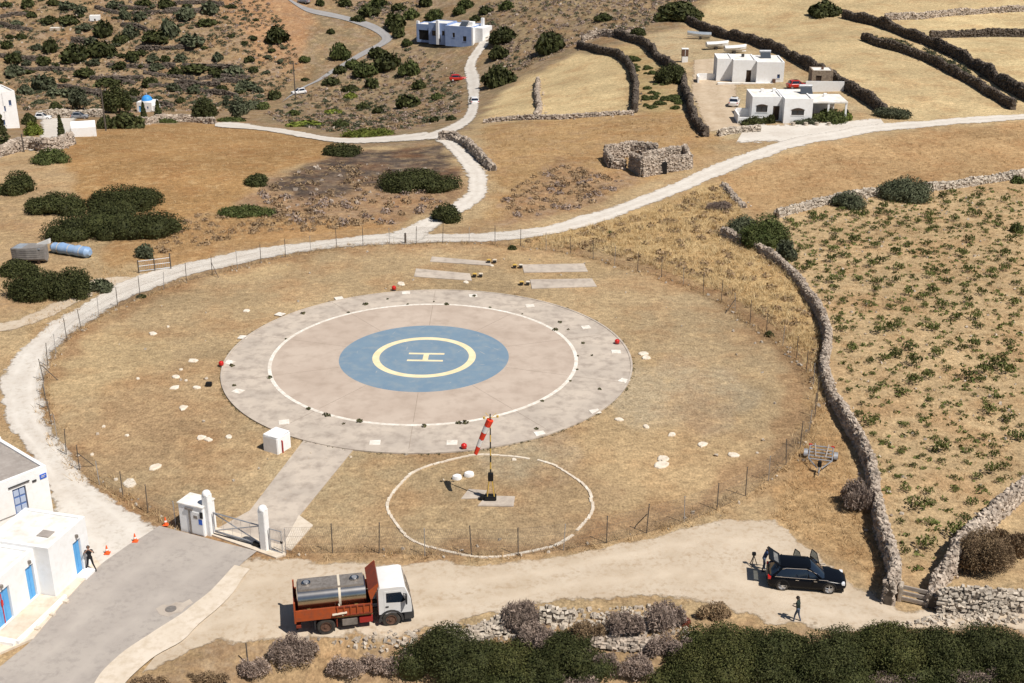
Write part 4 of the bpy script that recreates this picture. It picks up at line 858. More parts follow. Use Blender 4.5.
# ------------------------------------------------------------------ vehicles
def wheel(t, x, y, r, w, side, rimm='alloy', rim=.62, spokes=5):
    """y = outer face; side = +1 left, -1 right"""
    wl = empty('wheel', (x, y, r)); wl.parent = t
    prof = [(r * .62, 0), (r * .9, 0), (r, .06), (r, w - .06), (r * .9, w), (r * .62, w)]
    secs = [[(a_[0] * math.sin(q), -side * a_[1], a_[0] * math.cos(q)) for a_ in prof] for q in [i * 2 * math.pi / 28 for i in range(29)]]
    MB().loft(secs, cap=False).build('tyre', 'rubber', wl, True)
    rm = MB().cyl((0, -side * .05 if side > 0 else .05, 0), r * rim, -side * .03, 'y', 24)
    rm.cyl((0, 0, 0), r * .17, -side * .06, 'y', 12)
    if spokes:
        for k in range(spokes):
            a_ = 2 * math.pi * k / spokes; d = Vector((math.sin(a_), 0, math.cos(a_))); rm.bar(Vector((0, -side * .03, 0)) + d * r * .1, Vector((0, -side * .03, 0)) + d * r * (rim - .02), r * .085, 5)
    rm.ring(r * (rim - .05), r * (rim + .03), 0, .05, 24)
    V = rm.v; n0 = len(V) - 24 * 4
    rm.v = V[:n0] + [(p[0], -side * p[2], p[1]) for p in V[n0:]]
    rm.build('rim', rimm, wl, True)
    return wl
# ---- tanker truck
r1, r2 = P(326.5, 634.5), P(391.5, 625.5); d = r2 - r1; wbase = d.length; hd = math.atan2(d.y, d.x)
lat = Vector((-math.sin(hd), math.cos(hd), 0))
org = r1 + lat * 1.15
tk = empty('tank_truck', org, hd, 'orange-red tipper truck with white cab carrying a steel tank', 'truck')
WB = wbase
for y in (-.42, .42): MB().box(-1.55, WB + 1.0, y - .06, y + .06, .78, 1.02).build('chassis_rail', 'dark_plastic', tk)
for x in (0, WB): MB().bar((x, -.9, .52), (x, .9, .52), .09).build('axle', 'dark_plastic', tk)
for s in (1, -1):
    wheel(tk, 0, s * 1.2, .55, .6, s, 'rust', .55, 0); wheel(tk, WB, s * 1.2, .55, .32, s, 'rust', .55, 0)
BX0, BX1 = -1.72, WB - 1.08
bed = MB().box(BX0, BX1, -1.22, 1.22, 1.14, 1.28).build('bed_floor', 'truck_red', tk)
xm = BX0 + 2.35
for s in (-1, 1):
    y0, y1 = (s * 1.22, s * 1.28)
    y0, y1 = min(y0, y1), max(y0, y1)
    MB().box(BX0, xm, y0, y1, 1.16, 1.92).build('side_board', 'truck_red', tk, bevel=.015); MB().box(xm + .02, BX1, y0, y1, 1.3, 1.92).build('side_board', 'truck_red', tk, bevel=.015)
    for k in range(6):
        x = xm + .1 + k * (BX1 - xm - .2) / 5; MB().box(x - .04, x + .04, s * 1.28 - .005 if s > 0 else s * 1.34, s * 1.34 if s > 0 else s * 1.28 + .005, 1.3, 1.92).build('rib', 'truck_red', tk)
    for z in (1.88, 1.3): MB().box(xm + .02, BX1, s * 1.281 if s > 0 else s * 1.33, s * 1.33 if s > 0 else s * 1.281, z - .04, z + .045).build('edge_rail', 'truck_red_dark', tk)
    MB().box(xm, BX1, min(s * 1.2, s * 1.27), max(s * 1.2, s * 1.27), 1.14, 1.24).build('sill', 'ochre', tk)
    MB().box(BX0 - .06, BX0 + .04, s * 1.2 - .08, s * 1.2 + .08, 1.05, 2.45).build('rear_post', 'truck_red', tk)
    # mudguards behind and before the rear wheel
    for x in (-.62, .66): MB().box(x - .03, x + .03, min(s * .7, s * 1.24), max(s * .7, s * 1.24), .5, 1.05).build('mudguard', 'truck_red_dark' if x > 0 else 'dark_plastic', tk)
    MB().box(.95, 1.85, min(s * .75, s * 1.22), max(s * .75, s * 1.22), .5, .98).build('toolbox', 'steel_dull', tk, bevel=.03); MB().box(1.95, 2.75, min(s * .75, s * 1.2), max(s * .75, s * 1.2), .55, .98).build('fuel_tank', 'red_plain' if s < 0 else 'steel_dull', tk, bevel=.04)
    MB().box(BX0 + .02, BX0 + .3, min(s * .8, s * 1.2), max(s * .8, s * 1.2), .68, .85).build('tail_lamp', 'truck_red_dark', tk)
MB().box(BX0 - .06, BX0, -1.12, 1.12, 1.06, 2.2).build('tailgate', 'truck_red_dark', tk); MB().box(BX0 - .0, BX0 + .12, -1.1, 1.1, .5, .62).build('rear_bumper', 'dark_plastic', tk)
MB().box(BX1 - .08, BX1, -1.24, 1.24, 1.2, 2.75).build('headboard', 'truck_red', tk, bevel=.02)
cn = MB().prism([(BX1 - .2, 2.72), (BX1 + .38, 3.2), (BX1 + .42, 3.14), (BX1 - .0, 2.74), (BX1 - .16, 2.64)], -1.28, 1.28, 'y').build('canopy', 'truck_red_dark', tk)
for y in (-1.28, 1.28): MB().prism([(BX1 - .2, 2.74), (BX1 + .38, 3.22), (BX1 + .42, 3.05), (BX1 + .02, 2.2), (BX1 - .1, 2.2)], y - .02, y + .02, 'y').build('canopy_side', 'truck_red', tk)
# tank: oval vessel with a flat walkway
tx0, tx1 = BX0 + .2, BX1 - .3
def oval(x, s): return [(x, .98 * s * math.copysign(abs(math.cos(a)) ** .8, math.cos(a)), 2.10 + .76 * s * math.copysign(abs(math.sin(a)) ** .8, math.sin(a))) for a in [i * 2 * math.pi / 36 for i in range(36)]]
MB().loft([oval(tx0 - .06, .55), oval(tx0 - .02, .9), oval(tx0 + .02, 1), oval(tx1 - .02, 1), oval(tx1 + .02, .9), oval(tx1 + .06, .55)]).build('tank', 'steel', tk, True)
MB().box(tx0 + .05, tx1 - .08, -.6, .62, 2.68, 2.89).build('walkway', 'steel_dull', tk, bevel=.03)
for x in (tx0 + .55, tx1 - .6): 
    hch = MB().cyl((x, 0, 2.89), .27, .1, 'z', 16).build('hatch', 'steel', tk, True); MB().cyl((x, 0, 2.99), .16, .05, 'z', 12).build('hatch_cap', 'galvanised', hch)
for s_, e in ((1.0, 1.012),): pass
xs = (tx0 + tx1) / 2 + .45
MB().loft([[(x, p[1] * s, 2.10 + (p[2] - 2.10) * s) for p in oval(0, 1)] for x, s in ((xs - .07, 1.0), (xs - .07, 1.025), (xs + .07, 1.025), (xs + .07, 1.0))], cap=False).build('strap', 'strap', tk)
MB().box(xs - .07, xs + .07, -.57, .64, 2.892, 2.91).build('strap_top', 'strap', tk); MB().bar((xs - .1, -.95, 1.9), (xs + .1, -1.33, 1.3), .04).build('strap_tail', 'strap', tk)
MB().bar((xs - .5, -1.33, 1.42), (xs + .35, -1.35, 1.5), .07).build('ratchet', 'strap', tk)
for x in (tx0 + .6, tx1 - .6): MB().box(x - .1, x + .1, -1.0, 1.0, 1.24, 1.45).build('cradle', 'ochre', tk)
# cab
cx0, cx1 = WB - .72, WB + 1.26
prof = [(cx0, .98), (cx0, 2.66), (cx0 + .12, 2.8), (cx1 - .55, 2.84), (cx1 - .38, 2.74), (cx1 - .06, 1.82), (cx1, 1.2), (cx1 - .02, .98)]
def cabsec(y, ins):
    cxm, czm = (cx0 + cx1) / 2, 1.9
    return [((p - cxm) * (1 - ins * .5) + cxm, y, (q - czm) * (1 - ins) + czm if q > czm else q) for p, q in prof]
MB().loft([cabsec(-1.19, .05), cabsec(-1.14, .0), cabsec(1.14, .0), cabsec(1.19, .05)]).build('cab', 'truck_white', tk, True)
def zx(z): return cx1 - .06 - (z - 1.82) / (2.74 - 1.82) * .32
MB().add([(zx(1.85) + .012, -1.02, 1.85), (zx(1.85) + .012, 1.02, 1.85), (zx(2.66) + .012, .95, 2.66), (zx(2.66) + .012, -.95, 2.66), (zx(1.85) - .05, -1.02, 1.85), (zx(1.85) - .05, 1.02, 1.85), (zx(2.66) - .05, .95, 2.66), (zx(2.66) - .05, -.95, 2.66)], [(0, 1, 2, 3), (7, 6, 5, 4), (0, 4, 5, 1), (1, 5, 6, 2), (2, 6, 7, 3), (3, 7, 4, 0)]).build('windscreen', 'glass_car', tk)
for y in (-.5, .3): MB().bar((zx(1.86) + .03, y, 1.88), (zx(2.4) + .03, y + .35, 2.4), .012, 4).build('wiper', 'black', tk)
for s in (-1, 1):
    pw = [(WB - .25, 1.78), (WB - .25, 2.42), (WB + .62, 2.42), (WB + .88, 1.85), (WB + .7, 1.72)]
    dr = MB().prism([(WB - .38, 1.15), (WB - .38, 2.55), (WB + .66, 2.55), (WB + 1.0, 1.75), (WB + 1.0, 1.35), (WB + .6, 1.15)], s * 1.185, s * 1.2, 'y').build('door', 'truck_white', tk)
    MB().prism(pw, s * 1.198, s * 1.208, 'y').build('side_window', 'glass_car', dr); MB().box(WB - .3, WB - .12, min(s * 1.2, s * 1.23), max(s * 1.2, s * 1.23), 1.45, 1.53).build('handle', 'dark_plastic', dr)
    MB().bar((WB + .75, s * 1.15, 2.3), (WB + .95, s * 1.42, 2.3), .025).build('mirror_arm', 'dark_plastic', tk); MB().box(WB + .86, WB + .96, s * 1.42 - .14, s * 1.42 + .14, 1.72, 2.38).build('mirror', 'dark_plastic', tk, bevel=.03)
    # wheel arch
    MB().loft([[(WB + r_ * math.cos(a), y, .52 + r_ * math.sin(a)) for r_, y in ((.62, s * .8), (.62, s * 1.23), (.74, s * 1.23), (.74, s * .8))] for a in [R(-5) + i * R(190) / 12 for i in range(13)]]).build('wheel_arch', 'dark_plastic', tk)
    MB().box(cx1 - .1, cx1 + .04, s * .95 - .2, s * .95 + .2, .72, .9).build('headlight', 'lamp_clear', tk, bevel=.02)
    MB().box(cx0 + .05, cx0 + .55, min(s * .8, s * 1.18), max(s * .8, s * 1.18), .5, .62).build('cab_step', 'dark_plastic', tk)
MB().box(cx1 - .5, cx1 + .1, -1.2, 1.2, .45, .98).build('bumper', 'dark_plastic', tk, bevel=.05); MB().box(cx1 - .03, cx1 + .025, -.85, .85, 1.0, 1.5).build('grille', 'dark_plastic', tk)
MB().box(cx0 + .04, cx1 - .5, -1.08, 1.08, .8, .985).build('cab_floor', 'dark_plastic', tk); MB().bar((cx0 - .1, .9, 1.0), (cx0 - .1, .9, 2.5), .07).build('exhaust', 'steel_dull', tk)

# ---- cars
gt = bpy.data.materials.new('car_glass_thin'); gt.use_nodes = True; MATS['car_glass_thin'] = gt
_n = gt.node_tree.nodes; _l = gt.node_tree.links; _t = _n.new('ShaderNodeBsdfTransparent'); _t.inputs[0].default_value = (.5, .54, .56, 1); _m = _n.new('ShaderNodeMixShader'); _m.inputs[0].default_value = .15
_n['Principled BSDF'].inputs['Roughness'].default_value = .05; _l.new(_t.outputs[0], _m.inputs[1]); _l.new(_n['Principled BSDF'].outputs[0], _m.inputs[2]); _l.new(_m.outputs[0], _n['Material Output'].inputs[0])
def car(loc, rz, label, paint, L=4.2, W=1.74, H=1.5, wb=2.55, suv=False, open_=False, group=None, van=False):
    t = empty('parked_car', loc, rz, label, 'car', group); r = .385 if suv else .31; hw = W / 2
    xr, xf = -wb / 2, wb / 2; x0, x1 = xr - (L - wb) * .46, xf + (L - wb) * .54
    belt = H * .62; zb = .22 if not suv else .26
    st = [(x0, .80, zb + .22, belt * .80), (x0 + .06, .90, zb + .08, belt * .93), (x0 + .35, .97, zb, belt * 1.0), (xr + .4, 1.0, zb, belt * 1.0), (0, 1.0, zb, belt * .985), (xf - .55, 1.0, zb, belt * .95), (xf - .1, .985, zb, belt * .90), (xf + .45, .93, zb + .02, belt * .81), (x1 - .12, .80, zb + .08, belt * .70), (x1, .58, zb + .18, belt * .56)]
    secs = []
    for x, w, b_, tp in st:
        w *= hw; h = tp - b_; s = []
        half = [(w * .86, b_), (w * .97, b_ + h * .12), (w, b_ + h * .42), (w * .985, b_ + h * .74), (w * .93, b_ + h * .93), (w * .78, tp), (w * .4, tp + .025)]
        s = [(x, y, z) for y, z in half] + [(x, -y, z) for y, z in reversed(half)]
        secs.append(s)
    bd = MB().loft(secs).mesh('body', paint, True, 0, 1); bd.polygons.foreach_set('use_smooth', np.ones(len(bd.polygons), bool)); body = link('body', bd, t)
    # cabin: glasshouse then roof
    gx0, gx1 = (x0 + .12 if (suv or van) else x0 + .25), xf - .30
    rx0, rx1 = gx0 + (.62 if suv else .30), xf - (1.2 if suv else 1.05)
    tb_ = [(gx0, gx1, hw * .88, belt - .04), (gx0 + (rx0 - gx0) * .5, gx1 + (rx1 - gx1) * .55, hw * .81, belt + (H - belt) * .55), (rx0 - .02, rx1 + .03, hw * .70, H - .09)]
    def lp(a, b_, w, z): return [(a, -w * .9, z), (a + .12, -w, z), (0, -w * 1.02, z), (b_ - .3, -w, z), (b_, -w * .75, z), (b_ + .04, 0, z), (b_, w * .75, z), (b_ - .3, w, z), (0, w * 1.02, z), (a + .12, w, z), (a, w * .9, z), (a - .03, 0, z)]
    MB().loft([lp(*q) for q in tb_]).build('glasshouse', 'glass_car', t, True)
    a, b_, w, z = tb_[2]
    MB().loft([lp(a - .02, b_ + .02, w * 1.02, z - .02), lp(a, b_, w * 1.0, z + .06), lp(a + .25, b_ - .3, w * .86, z + .10), lp(a + .6, b_ - .65, w * .6, z + .135)]).build('roof', paint, t, True)
    for s in (-1, 1):
        def pil(xa, xb, wd):
            p = [Vector((xa, s * tb_[0][2] * 1.0, tb_[0][3])), Vector((xb, s * tb_[2][2] * 1.0, tb_[2][3] + .02))]; MB().bar(p[0], p[1], wd, 6).build('pillar', paint, t)
        pil(gx1 - .12, rx1 - .1, .05); pil(.15, .05, .05); pil(gx0 + .2, rx0 + .15, .09)
        if suv:
            tr = MB(); q = [Vector((gx0 + .35, s * hw * .885, belt + .02)), Vector((gx0 + .5, s * hw * .80, belt + (H - belt) * .6)), Vector((rx0 + .35, s * hw * .735, H - .13)), Vector((0, s * hw * .735, H - .10)), Vector((rx1 - .15, s * hw * .735, H - .13)), Vector((gx1 - .35, s * hw * .83, belt + (H - belt) * .38))]
            for k in range(len(q) - 1): tr.bar(q[k], q[k + 1], .022, 5)
            tr.bar((gx0 + .3, s * hw * .955, belt * .985), (gx1 + .2, s * hw * .955, belt * .955), .02, 5); tr.build('chrome_trim', 'chrome', t)
        for x in (xr, xf):
            wheel(t, x, s * (hw - .0), r, .24, s, 'alloy', .66, 5)
            MB().loft([[(x + q_ * math.cos(a_), y, r + q_ * math.sin(a_)) for q_, y in ((r + .02, s * (hw - .25)), (r + .02, s * (hw + .008)), (r + .085, s * (hw - .003)), (r + .085, s * (hw - .25)))] for a_ in [R(-8) + i * R(196) / 14 for i in range(15)]]).build('wheel_arch', 'black' if suv else paint, t)
        MB().loft([[(x, s * y, z) for y, z in ((hw * .55, belt * .60), (hw * .86, belt * .62), (hw * .84, belt * .76), (hw * .55, belt * .745))] for x in (x1 - .34, x1 - .12)]).build('headlight', 'lamp_clear', t, bevel=.015)
        MB().box(x0 - .0, x0 + .2, min(s * hw * .62, s * hw * .93), max(s * hw * .62, s * hw * .93), belt * .74, belt * .93).build('tail_lamp', 'lamp_red', t, bevel=.02)
        mr_ = MB().box(gx1 - .55, gx1 - .38, min(s * hw * .98, s * hw * 1.2), max(s * hw * .98, s * hw * 1.2), belt + .0, belt + .17).build('mirror', paint, t, bevel=.04)
        if suv:
            for x in (-.55, .55): MB().box(x - .1, x + .1, min(s * hw * .99, s * (hw + .03)), max(s * hw * .99, s * (hw + .03)), belt * .84, belt * .87).build('door_handle', 'chrome', t)
    MB().box(x1 - .05, x1 + .012, -.26, .26, zb + .18, zb + .29).build('number_plate', 'paint_white', t); MB().box(x0 - .012, x0 + .05, -.26, .26, belt * .6, belt * .6 + .11).build('number_plate', 'paint_white', t)
    MB().box(x1 - .12, x1 - .02, -.42, .42, zb + .33, zb + .47).build('grille', 'black', t); MB().box(x0 + .1, x1 - .15, -hw * .82, hw * .82, .16, zb + .05).build('underbody', 'black', t)
    if open_:
        # raised tailgate: panel with its window, hinged at the roof
        ro = Vector((rx0 - .05, 0, H - .02)); dirv = Vector((-.80, 0, .50)).normalized(); nrm = Vector((.50, 0, .80)).normalized(); wq = hw * .72
        tg_ = MB(); 
        def q3(u, v, n): return ro + dirv * u + Vector((0, v, 0)) + nrm * n
        def pan(u0, u1, v0, v1): tg_.add([q3(u, v, n) for n in (0, .07) for u, v in ((u0, v0), (u1, v0), (u1, v1), (u0, v1))], [(3, 2, 1, 0), (4, 5, 6, 7), (0, 1, 5, 4), (1, 2, 6, 5), (2, 3, 7, 6), (3, 0, 4, 7)])
        pan(0, .12, -wq, wq); pan(.12, .48, -wq, -wq + .16); pan(.12, .48, wq - .16, wq); pan(.48, .85, -wq * 1.04, wq * 1.04)
        tg2 = tg_.build('tailgate', paint, t)
        MB().add([q3(u, v, n) for n in (.03, .045) for u, v in ((.12, -wq + .16), (.48, -wq + .16), (.48, wq - .16), (.12, wq - .16))], [(3, 2, 1, 0), (4, 5, 6, 7)]).build('rear_window', 'car_glass_thin', tg2)
        MB().bar(ro + Vector((-.1, -wq, -.3)), q3(.45, -wq + .05, 0), .015).bar(ro + Vector((-.1, wq, -.3)), q3(.45, wq - .05, 0), .015).build('gas_strut', 'black', t)
        for xh, an, ln in ((.95, 62, 1.05), (-.1, 58, .95)):
            od = empty('open_door', (xh, hw * .97, 0), R(180 - an)); od.parent = t
            MB().box(0, ln, -.05, .05, .35, belt - .02).build('door_skin', paint, od, bevel=.03)
            MB().bar((.05, 0, belt - .02), (.38, 0, H - .12), .03).bar((.38, 0, H - .12), (ln - .12, 0, H - .14), .03).bar((ln - .12, 0, H - .14), (ln, 0, belt - .02), .03).build('window_frame', 'black', od)
            MB().add([(.1, 0, belt - .02), (.4, 0, H - .14), (ln - .13, 0, H - .16), (ln - .03, 0, belt - .02), (.1, .012, belt - .02), (.4, .012, H - .14), (ln - .13, .012, H - .16), (ln - .03, .012, belt - .02)], [(0, 1, 2, 3), (7, 6, 5, 4)]).build('window_pane', 'car_glass_thin', od)
    return t
s1, s2 = P(781.8, 591), P(828.4, 594.5); d = s2 - s1; hd2 = math.atan2(d.y, d.x); latv = Vector((-math.sin(hd2), math.cos(hd2), 0))
suvc = (s1 + s2) / 2 + latv * .93
car(suvc, hd2, 'black sport utility car with raised tailgate and open far doors', 'car_black', 4.8, 1.92, 1.66, d.length, True, True)
p = P(458, 80.5); car(p, R(8), 'red car parked beside the far track', 'car_red', 4.4, 1.75, 1.5, 2.6)
p = P(474, 103.5); car(p, R(98), 'white car driving on the track to the far house', 'car_white', 4.3, 1.68, 1.48, 2.45)
p = P(299, 94); car(p, R(215), 'white car on the far asphalt road beside the pole', 'car_white', 3.9, 1.68, 1.48, 2.45)
p = P(304, 3); car(p, R(150), 'dark grey car at the top of the far asphalt road', 'car_grey', 3.9, 1.68, 1.48, 2.45)
p = P(734, 105.5); car(p, R(75), 'white car parked beside the terrace of the porch house', 'car_white', 3.8, 1.66, 1.5, 2.45)
p = P(797, 88); car(p, R(10), 'red car parked between the white houses and stone outbuilding', 'car_red', 3.9, 1.66, 1.45, 2.45)
p = P(43, 119.5); car(p, R(5), 'white car parked behind the village square', 'car_white', 3.6, 1.6, 1.45, 2.3)
p = P(80, 118.5); car(p, R(5), 'dark car parked by the village back wall', 'car_grey', 3.7, 1.6, 1.45, 2.4)
# ---- boats and trailers
def boat(px, py, rz, label, m, top, L=5.0):
    t = empty('covered_boat', P(px, py), rz, label, 'boat'); secs = []
    for f in (0, .15, .4, .7, .88, 1.0):
        w = .95 * (1 - max(0, f - .45) ** 2 * 3.0) + .02; z = .75 + .25 * f ** 2; x = (f - .5) * L
        secs.append([(x, -w, z + .45), (x, -w * .75, z - .1), (x, 0, z - .35 + .3 * f ** 3), (x, w * .75, z - .1), (x, w, z + .45)])
    MB().loft(secs).build('hull', m, t, True)
    cv = [[(p[0][0], p[0][1] * 1.03, p[0][2] - .08), (p[0][0], p[0][1] * .5, p[0][2] + .25), (p[0][0], 0, p[0][2] + .38), (p[0][0], p[4][1] * .5, p[4][2] + .25), (p[0][0], p[4][1] * 1.03, p[4][2] - .08)] for p in secs]
    MB().loft(cv).build('cover', top, t, True)
    for s in (-1, 1): MB().cyl((-.3, s * .85 - .1, .3), .3, .2, 'y', 14).build('trailer_wheel', 'rubber', t)
    MB().bar((-L * .45, -.4, .38), (L * .5, -.1, .42), .06).bar((-L * .45, .4, .38), (L * .5, .1, .42), .06).build('trailer_frame', 'galvanised', t)
boat(699, 39, R(172), 'boat under grey tarpaulin beside the dark wall', 'boat_white', 'tarp_grey', 5.4); boat(717, 49, R(4), 'white covered boat behind the rear white house', 'boat_white', 'boat_white', 4.8)
boat(735, 53, R(4), 'long white covered boat touching the rear white house', 'boat_white', 'boat_white', 4.6)
p = P(820, 462); t = empty('boat_trailer', p, R(74), 'empty galvanised boat trailer standing by the stone wall', 'trailer')
for a, b in (((-1.9, -.15, .45), (-.6, -.85, .5)), ((-1.9, .15, .45), (-.6, .85, .5)), ((-.6, -.85, .5), (1.6, -.85, .5)), ((-.6, .85, .5), (1.6, .85, .5)), ((1.6, -.85, .5), (1.6, .85, .5)), ((-.6, -.85, .5), (-.6, .85, .5)), ((.5, -.85, .5), (.5, .85, .5)), ((1.05, -.85, .5), (1.05, .85, .5)), ((-.05, -.85, .5), (-.05, .85, .5))): MB().bar(a, b, .05).build('frame_bar', 'galvanised', t)
MB().bar((-2.7, 0, .45), (-1.7, 0, .47), .06).build('drawbar', 'galvanised', t); MB().bar((-2.2, 0, 0), (-2.2, 0, .6), .05).build('jockey_leg', 'galvanised', t); MB().box(-1.9, -1.6, -.15, .15, .5, .95).build('winch', 'black', t, bevel=.04)
for s in (-1, 1):
    wheel(t, .55, s * 1.2, .29, .2, s, 'galvanised', .55, 0); MB().loft([[(.55 + q_ * math.cos(a_), y, .29 + q_ * math.sin(a_)) for q_, y in ((.35, s * .95), (.35, s * 1.24), (.38, s * 1.24), (.38, s * .95))] for a_ in [i * R(180) / 10 for i in range(11)]]).build('mudguard', 'galvanised', t)
    MB().bar((-.4, s * .35, .62), (1.55, s * .5, .72), .045).build('bunk', 'wood_gate', t); MB().box(1.58, 1.66, min(s * .7, s * .95), max(s * .7, s * .95), .5, .62).build('tail_lamp', 'lamp_red', t)
# tarp roll, derelict boat
p0, p1 = P(53, 252), P(91, 258); dd = p1 - p0; t = empty('tarpaulin_roll', p0, math.atan2(dd.y, dd.x), 'long lumpy blue plastic covered roll in the field', 'tarpaulin roll')
secs = []
for k in range(15):
    f = k / 14; s = (.68 + .05 * math.sin(k * 2.1) + .04 * math.sin(k * 5.3)) * (1 if 0 < k < 14 else .6); secs.append([(f * dd.length, s * math.cos(a) * .95, .62 + s * .85 * math.sin(a) * (1 + .08 * math.sin(3 * a + k))) for a in [i * math.pi / 7 for i in range(14)]])
MB().loft(secs).build('cover', 'tarp_blue', t, True)
for k in (3, 7, 11): MB().loft([[(secs[k][0][0] + dx, q[1] * 1.04, .62 + (q[2] - .62) * 1.04) for q in secs[k]] for dx in (-.05, .05)], cap=False).build('rope', 'strap', t)
p = P(32, 262); t = empty('derelict_boat', p, R(-6), 'weathered grey wooden boat hull standing in the field', 'boat')
secs = []
for f in (0, .2, .5, .8, 1):
    w = 1.05 * (1 - (2 * f - .8) ** 2 * .35); x = (f - .5) * 3.6; secs.append([(x, -w, 1.75 + .2 * f), (x, -w * .9, .5), (x, 0, .15), (x, w * .9, .5), (x, w, 1.75 + .2 * f)])
MB().loft(secs).build('hull', 'grey_planks', t)
for k in range(5):
    z0_ = .62 + .24 * k; pl = MB()
    for i in range(4):
        a, b = secs[i], secs[i + 1]; fa = (z0_ - .5) / 1.3; ya = abs(a[1][1]) + (abs(a[0][1]) - abs(a[1][1])) * fa; yb = abs(b[1][1]) + (abs(b[0][1]) - abs(b[1][1])) * fa
        pl.add([(a[0][0], -ya - .05, z0_), (b[0][0], -yb - .05, z0_), (b[0][0], -yb - .05, z0_ + .2), (a[0][0], -ya - .05, z0_ + .2), (a[0][0], -ya + .05, z0_), (b[0][0], -yb + .05, z0_), (b[0][0], -yb + .05, z0_ + .2), (a[0][0], -ya + .05, z0_ + .2)], [(0, 1, 2, 3), (7, 6, 5, 4), (3, 2, 6, 7), (0, 4, 5, 1)])
    pl.build('plank', 'grey_planks', t)
MB().box(-1.5, 1.5, -.8, .85, 1.7, 1.82).build('deck', 'tarp_grey', t); MB().prism([(.4, 1.85), (2.0, 2.5), (2.0, 2.0), (.8, 1.85)], .5, 1.0, 'y').build('bow_board', 'boat_white', t)
for x in (-1.1, 1.1): MB().box(x - .1, x + .1, -.7, .7, -.1, .5).build('support', 'dark_wood', t)
# camera tripod behind the car
p = P(753, 566); t = empty('tripod', p, 0, 'dark tripod standing left of the open tailgate', 'tripod')
for a in (0, 2.1, 4.2): MB().bar((.28 * math.cos(a), .28 * math.sin(a), 0), (0, 0, .8), .03).build('leg', 'black', t)
MB().box(-.12, .12, -.1, .1, .8, 1.02).build('head', 'black', t, bevel=.03)

